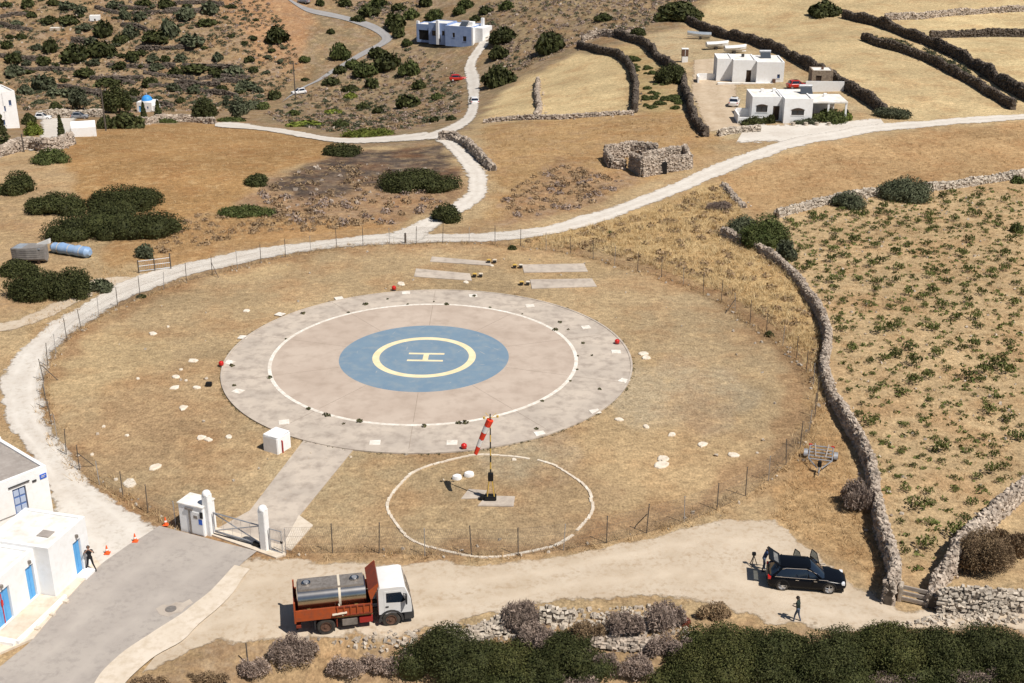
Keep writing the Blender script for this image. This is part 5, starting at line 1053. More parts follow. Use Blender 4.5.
# ------------------------------------------------------------------ people: capsules fused into one skin by a voxel remesh
def person(loc, rz, label, J, cols, hair='hair'):
    """J: joint positions; cols: material for top, trousers, arms"""
    t = empty('person', loc, rz, label, 'person')
    mb = MB(); caps = []
    def cap_(a, b, ra, rb, kind):
        a, b = Vector(a), Vector(b); caps.append((a, b, kind)); ax_ = (b - a); q = ax_.to_track_quat('Z', 'Y').to_matrix(); L_ = ax_.length; secs = []
        for f, e in ((-ra, .02), (-ra * .7, .7), (0, 1)): secs.append((f, ra * e))
        for f in (.33, .66): secs.append((L_ * f, ra + (rb - ra) * f))
        for f, e in ((0, 1), (rb * .7, .7), (rb, .02)): secs.append((L_ + f, rb * e))
        mb.loft([[a + q @ Vector((r_ * math.cos(k), r_ * math.sin(k), z)) for k in [i * math.pi / 5 for i in range(10)]] for z, r_ in secs])
    g = {k: Vector(v) for k, v in J.items()}
    cap_(g['pelvis'] + Vector((0, .07, 0)), g['pelvis'] - Vector((0, .07, 0)), .115, .115, 'leg')
    cap_(g['pelvis'], g['chest'], .125, .135, 'top'); cap_(g['chest'] + Vector((0, .08, .0)), g['chest'] - Vector((0, .08, 0)), .115, .115, 'top'); cap_(g['sl'], g['sr'], .075, .075, 'top')
    cap_(g['chest'], g['neck'], .1, .06, 'top'); cap_(g['neck'], g['head'], .055, .055, 'skin'); hv = (g['head'] - g['neck']).normalized()
    cap_(g['head'] - hv * .03, g['head'] + hv * .05, .085, .1, 'skin')
    fw = g.get('face', Vector((1, 0, 0))).normalized()
    cap_(g['head'] + fw * .08 - hv * .02, g['head'] + fw * .115 - hv * .035, .014, .016, 'skin')
    sd_ = fw.cross(hv).normalized()
    for s in (-1, 1): cap_(g['head'] + sd_ * s * .092, g['head'] + sd_ * s * .1 - hv * .03, .018, .014, 'skin')
    for s in 'lr':
        cap_(g['h' + s], g['k' + s], .085, .058, 'leg'); cap_(g['k' + s], g['a' + s], .056, .042, 'leg'); cap_(g['a' + s] - Vector((0, 0, .03)), g['t' + s], .045, .036, 'shoe')
        cap_(g['s' + s], g['e' + s], .052, .042, 'top' if cols['sleeve'] == 'long' else 'top'); cap_(g['e' + s], g['w' + s], .04, .03, 'skin' if cols['sleeve'] != 'long' else 'top')
        wv = (g['w' + s] - g['e' + s]).normalized(); up = Vector((0, 0, 1)) if abs(wv.z) < .8 else Vector((1, 0, 0)); sv = wv.cross(up).normalized(); pl_ = g['w' + s] + wv * .075
        cap_(g['w' + s], pl_, .03, .036, 'skin')
        for k, ln in enumerate((.07, .08, .075, .055)):
            b0 = pl_ + sv * (k - 1.5) * .019; mid_ = b0 + wv * ln * .55; cap_(b0, mid_, .0095, .009, 'skin'); cap_(mid_, mid_ + (wv * .7 - up * .7).normalized() * ln * .5, .009, .008, 'skin')
        cap_(g['w' + s] + wv * .03 + sv * .025, g['w' + s] + wv * .07 + sv * .065, .011, .009, 'skin')
    me = mb.mesh('body', 'skin'); ob = bpy.data.objects.new('tmp', me); COL.objects.link(ob); md = ob.modifiers.new('r', 'REMESH'); md.mode = 'VOXEL'; md.voxel_size = .0125; md.use_smooth_shade = True
    dg = bpy.context.evaluated_depsgraph_get(); dg.update(); nm = bpy.data.meshes.new_from_object(ob.evaluated_get(dg)); bpy.data.objects.remove(ob)
    nm.materials.clear(); names = ['skin', 'top', 'leg', 'shoe']
    for n_ in names: nm.materials.append(MATS[{'skin': 'skin', 'top': cols['top'], 'leg': cols['leg'], 'shoe': 'shoe'}[n_]])
    n_p = len(nm.polygons); ce = np.empty(n_p * 3, np.float32); nm.polygons.foreach_get('center', ce); ce = ce.reshape(-1, 3); best = np.full(n_p, 9.0); mi = np.zeros(n_p, np.int32)
    for a, b, kind in caps:
        a, b = np.array(a), np.array(b); ab = b - a; f = np.clip(((ce - a) @ ab) / max(ab @ ab, 1e-9), 0, 1); dd_ = np.linalg.norm(ce - a - f[:, None] * ab, axis=1) - (.03 if kind in ('top', 'leg') else 0) - (.03 if kind == 'skin' and abs(ab).sum() < .03 else 0)
        m_ = dd_ < best; best[m_] = dd_[m_]; mi[m_] = names.index(kind)
    nm.polygons.foreach_set('material_index', mi); nm.polygons.foreach_set('use_smooth', np.ones(n_p, bool)); nm.name = 'body'; body = link('body', nm, t)
    hc = g['head'] + hv * .035 - fw * .015
    q = hv.to_track_quat('Z', 'Y').to_matrix()
    MB().loft([[hc + q @ Vector((.113 * math.cos(b_) * math.cos(k), .113 * math.cos(b_) * math.sin(k), .118 * math.sin(b_))) - fw * (.02 if b_ < 0 else 0) for k in [i * math.pi / 8 for i in range(16)]] for b_ in (-.15, .15, .5, .9, 1.3, 1.55)]).build('hair', hair, t, True)
    for s in (-1, 1): MB().box(-.008, .008, -.012, .012, -.006, .006).build('eye', 'black', t, loc=g['head'] + fw * .094 + sd_ * s * .032 + hv * .012)
    MB().box(-.006, .006, -.022, .022, -.004, .004).build('mouth', 'truck_red_dark', t, loc=g['head'] + fw * .092 - hv * .055)
    return t
def pose(lean=0.0, stride=.0, spread=.1, arms=None):
    z = .93 * math.cos(math.atan(max(stride, spread) / .93))
    J = dict(pelvis=(0, 0, z), chest=(lean * .35, 0, z + .36), neck=(lean * .5, 0, z + .54), head=(lean * .62 + .02, 0, z + .70))
    J.update(sl=(lean * .45, .19, z + .48), sr=(lean * .45, -.19, z + .48), hl=(0, .09, z - .02), hr=(0, -.09, z - .02))
    for s, y, st in (('l', 1, stride), ('r', -1, -stride)):
        J['k' + s] = (st * .5 + .05, y * (.09 + spread * .4), z * .52); J['a' + s] = (st, y * (.09 + spread), .08); J['t' + s] = (st + .16, y * (.1 + spread * 1.1), .035)
    J.update(arms); return J
Z = .93
person(P(797, 621.5), R(150), 'walking person in dark green top and jeans near the black car', pose(.12, .17, .02, dict(el=(-.02, .26, Z + .2), wl=(.24, .14, Z + .16), er=(-.0, -.26, Z + .2), wr=(.24, -.1, Z + .18))), dict(top='cloth_green', leg='cloth_jeans', sleeve='short'))
person(P(91.5, 571.5) + Vector((0, 0, .14)), R(-75), 'person in black clothes standing beside the white building', pose(-.05, .12, .2, dict(el=(.12, .3, Z + .36), wl=(.24, .12, Z + .62), er=(.12, -.3, Z + .36), wr=(.24, -.1, Z + .62))), dict(top='cloth_black', leg='cloth_black', sleeve='short'))
pp3 = suvc + Vector((math.cos(hd2), math.sin(hd2), 0)) * -2.45 + latv * 1.2
person(Vector((pp3.x, pp3.y, float(height(pp3.x, pp3.y)) + .03)), hd2 + .1, 'person in navy shirt reaching under the raised tailgate', pose(.35, .1, .05, dict(el=(.38, .22, Z + .3), wl=(.6, .18, Z + .2), er=(.38, -.22, Z + .3), wr=(.6, -.16, Z + .2))), dict(top='cloth_navy', leg='cloth_jeans', sleeve='short'))

# ------------------------------------------------------------------ vegetation
def unit_dirs(r, n):
    v = r.normal(size=(n, 3)); return v / np.linalg.norm(v, axis=1, keepdims=True)
def quads(C, Nrm, S, r, aspect=1.5):
    """leaf faces: centre, normal, size"""
    n = len(C); t = np.cross(Nrm, unit_dirs(r, n)); t /= np.maximum(np.linalg.norm(t, axis=1, keepdims=True), 1e-6); b = np.cross(Nrm, t)
    t = t * (S * aspect * .5)[:, None]; b = b * (S * .5)[:, None]
    V = np.stack([C - t, C - b * .9, C + t, C + b * .9], 1).reshape(-1, 3); return V, np.arange(4 * n).reshape(-1, 4)
def leafy(name, rx, ry, rz, leaf, n, m, seed, nl=None, core=True):
    r = np.random.default_rng(seed); nl = nl or max(10, int(11 * max(1, rx / max(ry, .1))))
    a = r.uniform(0, 6.283, nl); q = np.sqrt(r.uniform(.05, 1, nl)) * .74
    lc = np.stack([np.cos(a) * q * rx, np.sin(a) * q * ry, rz * r.uniform(.12, .5, nl) * (1.15 - q)], -1)
    base = min(rx, ry); lr = np.stack([r.uniform(.34, .56, nl) * base * (1 + .25 * (rx / ry - 1)), r.uniform(.34, .56, nl) * base, r.uniform(.36, .62, nl) * rz], -1)
    lc = np.vstack([lc, [[0, 0, rz * .3]]]); lr = np.vstack([lr, [[rx * .66, ry * .66, rz * .7]]])
    wgt = lr[:, 0] * lr[:, 1] + lr[:, 0] * lr[:, 2]; k = r.choice(len(lc), n, p=wgt / wgt.sum()); d = unit_dirs(r, n); d[:, 2] = np.where(d[:, 2] < -.25, -d[:, 2], d[:, 2])
    rad = r.uniform(.72, 1.08, n) ** 1; C = lc[k] + d * lr[k] * rad[:, None]; C[:, 2] = np.maximum(C[:, 2], .02)
    Nn = d + r.normal(0, .65, (n, 3)); Nn /= np.linalg.norm(Nn, axis=1, keepdims=True)
    V, F = quads(C, Nn, leaf * r.uniform(.6, 1.45, n), r)
    if core:
        sp = []; fs = []; nb = 10
        for c, l in zip(lc, lr):
            o = len(V) + len(sp) * 0; ring_ = []
            pts_ = [(c + l * .66 * np.array([math.cos(b_) * math.cos(2 * math.pi * i / nb), math.cos(b_) * math.sin(2 * math.pi * i / nb), math.sin(b_)])) for b_ in (-.6, -.1, .4, .9, 1.35) for i in range(nb)]
            o = len(V); V = np.vstack([V, pts_]); fs += [(o + j * nb + i, o + j * nb + (i + 1) % nb, o + (j + 1) * nb + (i + 1) % nb, o + (j + 1) * nb + i) for j in range(4) for i in range(nb)]
        F = np.vstack([F, np.array(fs)])
    return mesh_np(name, V, F, m)
def twiggy(name, rx, ry, rz, n, m, seed, wd=.02):
    """dry bush: a dome of fine stray twigs with a few longer stems"""
    r = np.random.default_rng(seed); S = np.array([rx, ry, rz]); nl = 5 + int(3 * rx / max(ry, .1))
    a = r.uniform(0, 6.283, nl); q = np.sqrt(r.uniform(0, 1, nl)) * .6; lc = np.stack([np.cos(a) * q * rx, np.sin(a) * q * ry, rz * r.uniform(.1, .35, nl)], -1); lr = r.uniform(.35, .55, (nl, 1)) * np.array([[max(ry, rx * .5), ry, rz * 1.1]])
    k = r.integers(0, nl, n); d = unit_dirs(r, n); d[:, 2] = np.where(d[:, 2] < -.1, -d[:, 2], d[:, 2]); C = lc[k] + d * lr[k] * (r.uniform(.25, 1.05, n) ** .6)[:, None]; C[:, 2] = np.maximum(C[:, 2], .03)
    Nn = np.cross(d + r.normal(0, .5, (n, 3)), unit_dirs(r, n)); Nn /= np.maximum(np.linalg.norm(Nn, axis=1, keepdims=True), 1e-6)
    V, F = quads(C, Nn, wd * r.uniform(.7, 1.5, n), r, 4.5); return mesh_np(name, V, F, m)
VAR = {}
def variants(key, m, n, leaf, count, rzf=.8):
    VAR[key] = [leafy('crown', 1, r_.uniform(.85, 1.0), rzf * r_.uniform(.85, 1.15), leaf, n, m, 100 + i + len(key) * 7) for i in range(count)]
mat('leaf_bank', (0.050, 0.058, 0.018), 0.7, (0.068, 0.070, 0.022), 0.9, (0.098, 0.092, 0.032), 3.0, island=0.5, spec=0.15); variants('near', 'leaf_dark', 9000, .055, 4); variants('near_green', 'leaf_bank', 9000, .055, 2); variants('mid', 'leaf_dark', 1500, .15, 5); variants('olive', 'leaf_olive', 1100, .15, 5, 1.0); variants('green', 'leaf_mid', 1100, .15, 5)
variants('bright', 'leaf_bright', 700, .17, 3, .6); variants('far', 'leaf_dark', 420, .26, 5); variants('far_olive', 'leaf_olive', 420, .24, 5, .95)
VAR['twig'] = [twiggy('crown', 1, .95, .8, 5200, 'twig_grey', 300 + i, .03) for i in range(4)]; VAR['twig_red'] = [twiggy('crown', 1, .95, .8, 2200, 'twig_red', 330, .05)]; VAR['twig_brown'] = [twiggy('crown', 1, .95, .7, 5200, 'twig_brown', 310 + i, .03) for i in range(3)]
_bi = [0]
def bush(cx, cy, w, h, kind, label, group=None, name=None, cat=None, tall=None):
    """a shrub whose outline shows about w x h pixels around (cx, cy)"""
    _bi[0] += 1; b = P(cx, min(cy + h * .5, 900)); sc = vscale(b); dep = math.atan2(CAMH - b.z, b.y); rx = w / sc / 2 * (1.22 if kind.startswith('twig') else 1.08)
    ry = min(rx * .95, max(.26 * h / sc / math.sin(dep), rx * .3), 3.0 + .2 * rx); rz = max(.5 * min(rx, ry), (h / sc - .9 * ry * math.sin(dep)) / math.cos(dep)); rz = min(rz, 1.7 * max(rx, .5), 7.0 if tall is None else tall)
    if kind.startswith('near'): ry = min(rx * .85, 2.6); rz = min(2.3, max(1.3, rz * .7))
    loc = Vector((b.x, b.y + ry * .85, 0)); loc.z = float(height(loc.x, loc.y)) - .08
    cat = cat or 'bush'; name = name or ('dry_bush' if kind.startswith('twig') else 'bush')
    if rx / ry > 1.75 or (rx > 1.7 and b.y < 235 and not kind.startswith('far')):
        m = {'near': 'leaf_dark', 'near_green': 'leaf_bank', 'mid': 'leaf_dark', 'olive': 'leaf_olive', 'green': 'leaf_mid', 'bright': 'leaf_bright', 'far': 'leaf_dark', 'far_olive': 'leaf_olive'}.get(kind)
        lf = max(.07, 1.15 / sc); n_ = int(min(24000, 2.9 * (rx * ry * 3.2 + rx * rz * 3) / (lf * lf)))
        me = leafy('crown', rx, ry, rz, lf, n_, m, 900 + _bi[0]) if m else twiggy('crown', rx, ry, rz, int(4200 * rx * ry), 'twig_grey' if kind == 'twig' else 'twig_brown', 900 + _bi[0], .04)
        o = link(name, me, None, loc, random.uniform(-.1, .1))
    else:
        me = VAR[kind][_bi[0] % len(VAR[kind])]; o = link(name, me, None, loc, random.uniform(0, 6.28)); o.scale = (rx, ry if abs(rx - ry) < .4 * rx else rx, rz / .8); 
        if ry < .75 * rx: o.rotation_euler = (0, 0, random.choice([0, math.pi]) + random.uniform(-.2, .2)); o.scale = (rx, ry, rz / .8)
    return tag(o, label, cat, group)
def tree(cx, cy, w, h, kind, label, name='tree', group=None, trunk=.3):
    b = P(cx, cy + h * .5); sc = vscale(b); H = h / sc / math.cos(math.atan2(CAMH - b.z, b.y)); rx = w / sc / 2
    t = empty(name, b, random.uniform(-.3, .3), label, 'tree', group)
    tr = MB(); z0 = H * trunk; tr.bar((0, 0, -.3), (.05, 0, z0 + .2), .16 + .02 * H, 8, .1)
    for k in range(5): a = k * 1.26 + .3; tr.bar((.05, 0, z0), (rx * .55 * math.cos(a), rx * .55 * math.sin(a), z0 + H * .3), .09, 6, .04)
    tr.build('trunk', 'bark', t)
    m = {'olive': 'leaf_olive', 'mid': 'leaf_dark', 'green': 'leaf_mid'}[kind]; lf = max(.16, 1.4 / sc); n_ = int(min(9000, 3.2 * (rx * rx * 4 + rx * H * 3) / (lf * lf)))
    me = leafy('crown', rx, rx * .9, H * (1 - trunk * .7), lf, n_, m, 500 + int(cx)); link('crown', me, t, (0, 0, H * trunk * .6)); return t
def conifer(cx, cy, w, h, label):
    b = P(cx, cy + h * .5); sc = vscale(b); H = h / sc / .97; rx = w / sc / 2; r = np.random.default_rng(int(cx) + 3); n = 1800
    t = empty('conifer', b, 0, label, 'tree'); MB().bar((0, 0, -.3), (0, 0, H * .5), .15, 8, .06).build('trunk', 'bark', t)
    z = r.uniform(.05, 1, n); tier = 1 - .25 * ((z * 7) % 1); rad = rx * (1.02 - z) ** .8 * tier * np.sqrt(r.uniform(.45, 1, n)); a = r.uniform(0, 6.28, n)
    C = np.stack([rad * np.cos(a), rad * np.sin(a), z * H], -1); Nn = np.stack([np.cos(a), np.sin(a), .5 + 0 * a], -1) + r.normal(0, .5, (n, 3)); Nn /= np.linalg.norm(Nn, axis=1, keepdims=True)
    V, F = quads(C, Nn, max(.3, 1.6 / sc) * r.uniform(.6, 1.3, n), r); link('crown', mesh_np('crown', V, F, 'leaf_dark'), t)
# --- large shrubs told apart one by one
BIG = [
 (13, 183, 36, 26, 'mid', 'round dark bush cut by the left frame edge'), (118, 199, 92, 30, 'mid', 'long dark green thicket above its neighbour, left field'), (52, 204, 66, 26, 'mid', 'dark bush at the left end of the upper thicket'),
 (105, 224, 150, 38, 'mid', 'longest dark green thicket in the left field'), (45, 156, 38, 18, 'green', 'bright trimmed bush below the village wall'), (245, 211, 66, 14, 'green', 'low flat green bush above the orange bank'),
 (30, 286, 70, 38, 'mid', 'large dark bush below the weathered boat'), (14, 268, 40, 20, 'mid', 'dark bush left of the weathered boat'), (68, 284, 44, 36, 'mid', 'dark upright bush right of the large bush at left'), (98, 287, 26, 14, 'olive', 'small low bush at the end of the earth path'), (143, 252, 20, 14, 'olive', 'small pale round bush near the field gate'),
 (445, 213, 31, 23, 'mid', 'round dark bush at the track junction'), (416, 181, 88, 26, 'mid', 'long dark bush below the burnt patch'), (338, 149, 46, 16, 'mid', 'dark oval bush above the burnt patch'), (255, 180, 28, 14, 'mid', 'small dark bush left of the burnt patch'),
 (768, 231, 46, 38, 'green', 'large green bush at the top end of the winding wall'), (746, 226, 32, 24, 'olive', 'grey-green bush left of the large green wall bush'), (788, 253, 26, 18, 'olive', 'small dark bush right of the winding wall top'), (913, 190, 52, 30, 'olive', 'largest round bush on the pale vineyard wall'), (853, 200, 35, 20, 'olive', 'smaller round bush on the pale vineyard wall'),
 (1019, 228, 14, 12, 'green', 'green bush at the right frame edge of the vineyard'), (1020, 180, 16, 8, 'green', 'small green bush at the right end of the pale wall'),
 (897, 114, 36, 14, 'olive', 'green bush beside the end of the dark house wall'), (834, 116, 34, 16, 'green', 'clipped bush in front of the shaded porch'), (846, 114, 16, 14, 'bright', 'yellow-green bush at the porch corner'), (758, 121, 36, 10, 'mid', 'low dark hedge in front of the white terrace'), (772, 117, 10, 14, 'mid', 'small dark shrub by the house door'), (808, 121, 28, 8, 'olive', 'low shrubs row before the house window'),
 (681, 13, 48, 20, 'mid', 'big dark bush at the top near the long wall'), (827, 9, 36, 18, 'mid', 'big dark bush at the head of the green strip'), (674, 74, 34, 22, 'mid', 'dark bush below the small shrine'), (552, 43, 33, 22, 'mid', 'dark bush left of the pale stubble field'), (604, 18, 18, 9, 'mid', 'small dark bush upper middle'), (639, 32, 18, 9, 'mid', 'small dark bush near the garden wall'),
 (498, 75, 36, 24, 'mid', 'dark bush on the right of the far track'), (503, 38, 30, 18, 'mid', 'dark bush right of the far house'), (498, 54, 22, 14, 'mid', 'dark bush between the far house and track'),
 (610, 232, 6, 4, 'green', 'tiny green plant beside the gravel track'), (770, 334, 10, 8, 'mid', 'small dark bush at the right side of the fence'), (512, 247, 10, 6, 'mid', 'tiny dark bush on the fence line behind the helipad'), (140, 296, 10, 6, 'mid', 'tiny dark bush on the fence line at left'),
 (858, 495, 38, 40, 'twig', 'dark dry thorn bush growing against the winding wall'), (985, 553, 92, 58, 'twig_brown', 'brown dry thicket inside the lower right wall'), (1015, 540, 40, 40, 'twig_brown', 'brown dry thicket at the lower right frame edge'),
 (525, 620, 46, 42, 'twig', 'round mauve dry bush right of the rubble wall'), (292, 658, 62, 36, 'twig', 'mauve dry bush below the truck'), (255, 672, 50, 26, 'twig', 'dry bush left of the mauve bush below the truck'), (355, 672, 60, 30, 'twig', 'pale dry bush at the bottom, right below the truck'), (395, 672, 50, 30, 'twig', 'pale dry bush left of the dark bottom bush'), (150, 681, 46, 16, 'twig_brown', 'brown dry bush at the bottom left corner of bank'), (205, 679, 50, 16, 'twig_brown', 'brown dry bush beside the lone post'),
 (540, 640, 44, 32, 'twig', 'dry bush below the round mauve bush'), (628, 628, 52, 34, 'twig', 'wide dry bush above the grey rock row'), (664, 622, 46, 40, 'twig', 'tall dry bush left of the red shrub'), (590, 637, 40, 30, 'twig_brown', 'brown dry bush between the two rock rows'), (670, 652, 56, 30, 'twig', 'mauve dry bush left of the dark green bank bushes'), (600, 668, 60, 30, 'twig', 'mauve dry bush between dark bushes at the bottom'), (715, 611, 40, 22, 'twig_brown', 'brown dry bush on the track edge left of walker'), (640, 672, 60, 30, 'twig', 'mauve dry bush at the bottom centre right'), (688, 622, 13, 13, 'twig_red', 'small reddish dry shrub on the bank'), (720, 206, 24, 12, 'twig', 'dry bush at the stub wall by the gravel track'), (890, 694, 74, 40, 'twig', 'mauve dry bush among the dark bank bushes'), (752, 694, 70, 40, 'twig', 'mauve dry bush at the bottom below the walker'), (838, 700, 70, 40, 'twig', 'mauve dry bush at the bottom edge left of its twin'), (575, 692, 66, 36, 'twig', 'mauve dry bush at the bottom edge in front of dark bushes'), (470, 694, 56, 30, 'twig_brown', 'brown dry bush at the bottom edge in front of dark bushes'), (985, 696, 80, 44, 'twig', 'mauve dry bush at the bottom right corner'),
 (448, 678, 100.62, 59.708, 'near', 'dark bush at the left end of the bottom row'), (506, 686, 81.9, 47.7664, 'near_green', 'dark bush second from left in the bottom row'), (568, 678, 86.58, 51.92, 'near', 'dark bush below the broken rock row'), (528, 705, 140.4, 32.568, 'near', 'low dark bush at the bottom frame edge left'),
 (730, 665, 109.2, 80.476, 'near_green', 'dark bank bush nearest the reddish shrub'), (778, 674, 91, 60.7936, 'near', 'dark bank bush below the walking person'), (838, 670, 111.8, 80.476, 'near', 'dark bank bush right of the walking person'), (900, 674, 104, 60.7936, 'near_green', 'dark bank bush below the stone wall end'), (948, 661, 85.8, 80.476, 'near', 'tallest dark bank bush below the plank barrier'), (1000, 674, 109.2, 62.9648, 'near', 'dark bank bush at the right frame edge'), (700, 691, 91, 46.728, 'near_green', 'dark bush at the bottom edge right of mauve bushes'), (800, 704, 156, 39.0816, 'near', 'low dark bush at the bottom edge under walker'), (960, 699, 169, 44.132, 'near', 'low dark bush at the bottom right edge'), (880, 712, 143, 39.0816, 'near_green', 'low dark bush at the bottom edge right of centre')]
for b_ in BIG: bush(*b_)
# --- trees of the village
tree(120, 98, 30, 30, 'mid', 'large dark tree left of the blue-domed chapel'); bush(121, 119, 38, 20, 'mid', 'broad dark bush below the large village tree'); bush(104, 121, 18, 16, 'mid', 'dark bush left of the broad village bush')
tree(205, 109, 25, 25, 'mid', 'round dark tree above the village track'); tree(239, 107, 22, 24, 'olive', 'grey olive tree beside the village track'); bush(54, 107, 16, 13, 'mid', 'round dark bush behind the village square'); tree(80, 98, 20, 24, 'olive', 'olive tree behind the village square')
conifer(62, 127, 9, 22, 'small dark conifer in the village square'); conifer(2, 128, 26, 48, 'tall dark conifer at the left frame edge'); conifer(159, 111, 11, 20, 'small dark conifer right of the chapel'); conifer(144, 110, 7, 14, 'small conifer in front of the chapel')
bush(30, 128, 20, 16, 'bright', 'yellow-green garden bush beside the tall house'); bush(27, 118, 16, 14, 'mid', 'dark garden bush beside the tall house'); bush(160, 120, 34, 6, 'green', 'low green hedge below the chapel'); bush(230, 119, 34, 6, 'green', 'low green hedge above the village track')
# --- hillside bushes (left), zoom list in thirds of pixels
HS = [(200,15,40),(255,35,60),(310,45,50),(190,85,50),(60,100,40),(75,145,40),(265,85,60),(325,115,50),(400,120,90),(505,135,70),(470,160,60),(600,155,90),(650,120,80),(720,60,70),(815,40,70),(800,95,60),(735,175,90),(195,190,70),(290,220,90),(380,205,90),(510,225,60),(550,210,50),(465,265,45),(550,262,30),(605,270,60),(575,325,60),(155,330,80),(160,245,50),(40,235,70),(45,285,80),(215,260,40),(245,315,35),(200,360,60),(325,290,60),(410,325,70),(845,230,45),(760,275,80),(840,290,60),(905,285,70),(950,340,80),(860,345,40),(670,345,50),(755,350,60),(680,285,50),(590,235,40),(985,275,40),(970,235,40),(950,172,25),(1000,350,50),(20,20,40),(100,20,50),(440,30,60),(480,65,50),(560,20,60),(640,20,50),(540,70,60),(120,60,40),(140,190,40),(20,180,50),(350,170,50),(430,215,40),(700,230,40),(640,235,40),(520,360,50),(700,390,40),(640,400,30),(360,250,40),(100,250,40),(90,350,60),(270,365,60),(980,410,60),(880,400,40)]
for x, y, w in HS:
    k = random.choice(['far', 'far', 'far_olive', 'far_olive']); w_ = w / 3.9
    bush(x / 3.9, y / 3.9, w_ * random.uniform(.9, 1.4), w_ * random.uniform(.5, .75), k, 'dark bush on the terraced left hillside' if k == 'far' else 'grey-green bush on the terraced left hillside', 'bushes on the left hillside')
hs2 = scatter_poly([(-5, -5), (215, -5), (290, 40), (285, 70), (245, 108), (-5, 108)], 110)
for p in hs2:
    o = link('bush', VAR[random.choice(['far', 'far_olive', 'far_olive'])][random.randrange(5)], None, p, random.uniform(0, 6)); s = random.uniform(.6, 1.5); o.scale = (s * random.uniform(.9, 1.5), s, s * random.uniform(.6, 1.0)); tag(o, 'small bush on the terraced left hillside', 'bush', 'small bushes on the left hillside')
cc = [(80,150,90),(295,125,35),(190,235,50),(330,215,80),(440,45,90),(540,95,90),(610,60,60),(700,60,70),(790,50,60),(290,320,60),(420,280,110),(520,250,110),(600,270,90),(370,345,60),(420,410,60),(480,430,50),(590,395,100),(710,375,60),(145,440,50),(330,480,70),(700,465,40),(765,458,45),(20,410,70),(70,370,60),(195,310,30),(250,15,40),(345,15,60),(400,75,50),(480,15,70),(560,30,60),(660,15,60),(820,20,60),(900,40,60),(980,30,60),(860,75,50),(380,255,60),(470,215,80),(330,275,50),(560,130,60),(590,170,50),(450,330,60),(640,330,60)]
for x, y, w in cc:
    w_ = w / 3.9; bush(255 + x / 3.9, y / 3.9, w_, w_ * random.uniform(.5, .7), random.choice(['far', 'far', 'green']), 'dark bush on the scrubby slope around the far asphalt road', 'bushes on the middle slope')
for x, y, w, h, lab in ((200,475,150,40,'wide bright green bush above the pale village track'), (440,512,210,45,'longest bright green bush above the track bend'), (370,370,60,30,'small bright green bush on the middle slope'), (300,430,70,30,'bright green bush beside the dark pole slope')):
    bush(255 + x / 3.9, y / 3.9, w / 3.9, h / 3.9, 'bright', lab)
# --- garden strip plants between the walls
gp = scatter_poly([(618, 50), (645, 55), (668, 85), (686, 110), (640, 110), (640, 80)], 40)
for p in gp:
    o = link('garden_plant', VAR['green'][random.randrange(5)], None, p, random.uniform(0, 6)); s = random.uniform(.5, 1.15); o.scale = (s, s, s * .8); tag(o, 'green crop plant in the small walled garden', 'plant', 'plants in the small walled garden')
# --- vine plants right of the winding wall
def vine_mesh(seed):
    r = np.random.default_rng(seed); n = 170; k = r.integers(0, 7, n); a = k * .9 + r.normal(0, .18, n) + seed; q = r.uniform(.1, 1, n) ** .8
    C = np.stack([np.cos(a) * q, np.sin(a) * q, .15 + .42 * np.sin(q * 2.6) * r.uniform(.5, 1.1, n)], -1); C += r.normal(0, .06, (n, 3)); C[:, 2] = np.maximum(C[:, 2], .03)
    Nn = unit_dirs(r, n); Nn[:, 2] = np.abs(Nn[:, 2]) + .4; Nn /= np.linalg.norm(Nn, axis=1, keepdims=True); V, F = quads(C, Nn, .17 * r.uniform(.6, 1.4, n), r)
    me = mesh_np('vine', V, F, 'leaf_vine'); return me
VM = [vine_mesh(i) for i in range(6)]
field = [(745, 240), (785, 222), (850, 206), (905, 199), (1023, 186), (1023, 470), (945, 560), (905, 575), (890, 500), (860, 430), (838, 370), (836, 320), (806, 275)]
VH = [(340,130,20),(300,160,22),(420,135,26),(465,170,20),(505,135,22),(330,205,30),(380,255,24),(420,230,18),(460,260,20),(440,300,22),(340,20,22),(490,15,22),(415,25,22),(510,40,22),(570,20,20),(730,190,24),(790,180,22),(720,255,24),(620,265,20),(765,290,20),(865,245,24),(910,150,20),(930,350,24),(1000,340,28),(550,340,34),(640,340,26),(605,300,18),(590,375,20),(475,405,32),(530,445,36),(670,390,28),(620,455,20),(755,400,24),(690,480,34),(800,440,32),(860,390,36),(785,480,24),(500,500,26),(585,495,22),(520,540,26),(550,590,44),(640,600,44),(650,640,40),(740,540,28),(830,540,40),(850,580,24),(745,590,30),(1000,530,24),(930,280,20),(960,40,24),(720,20,24),(880,20,22),(700,90,18),(820,220,18),(640,200,18)]
vp = [P(764 + x / 3.9, 340 + y / 3.9) for x, y, w in VH]; vs = [w / 3.9 / vscale(p) * .62 for p, (x, y, w) in zip(vp, VH)]
rv = np.random.default_rng(11); cand = scatter_poly(field, 900, rv); taken = [(p.x, p.y) for p in vp]
for c in cand:
    if len(vp) >= 290: break
    T = np.array(taken)
    if np.min(np.hypot(T[:, 0] - c[0], T[:, 1] - c[1])) > 1.15: vp.append(Vector(c)); vs.append(rv.choice([.35, .45, .6, .75]) * (1.15 if c[1] < 110 else 1.0)); taken.append((c[0], c[1]))
for i, (p, s) in enumerate(zip(vp, vs)):
    o = link('vine_plant', VM[i % 6], None, p, random.uniform(0, 6)); s = max(.3, s); o.scale = (s * .85, s * .85, s * random.uniform(1.2, 2.0))
    tag(o, 'low sprawling green vine plant in the dry vineyard', 'vine', 'vine plants in the vineyard')

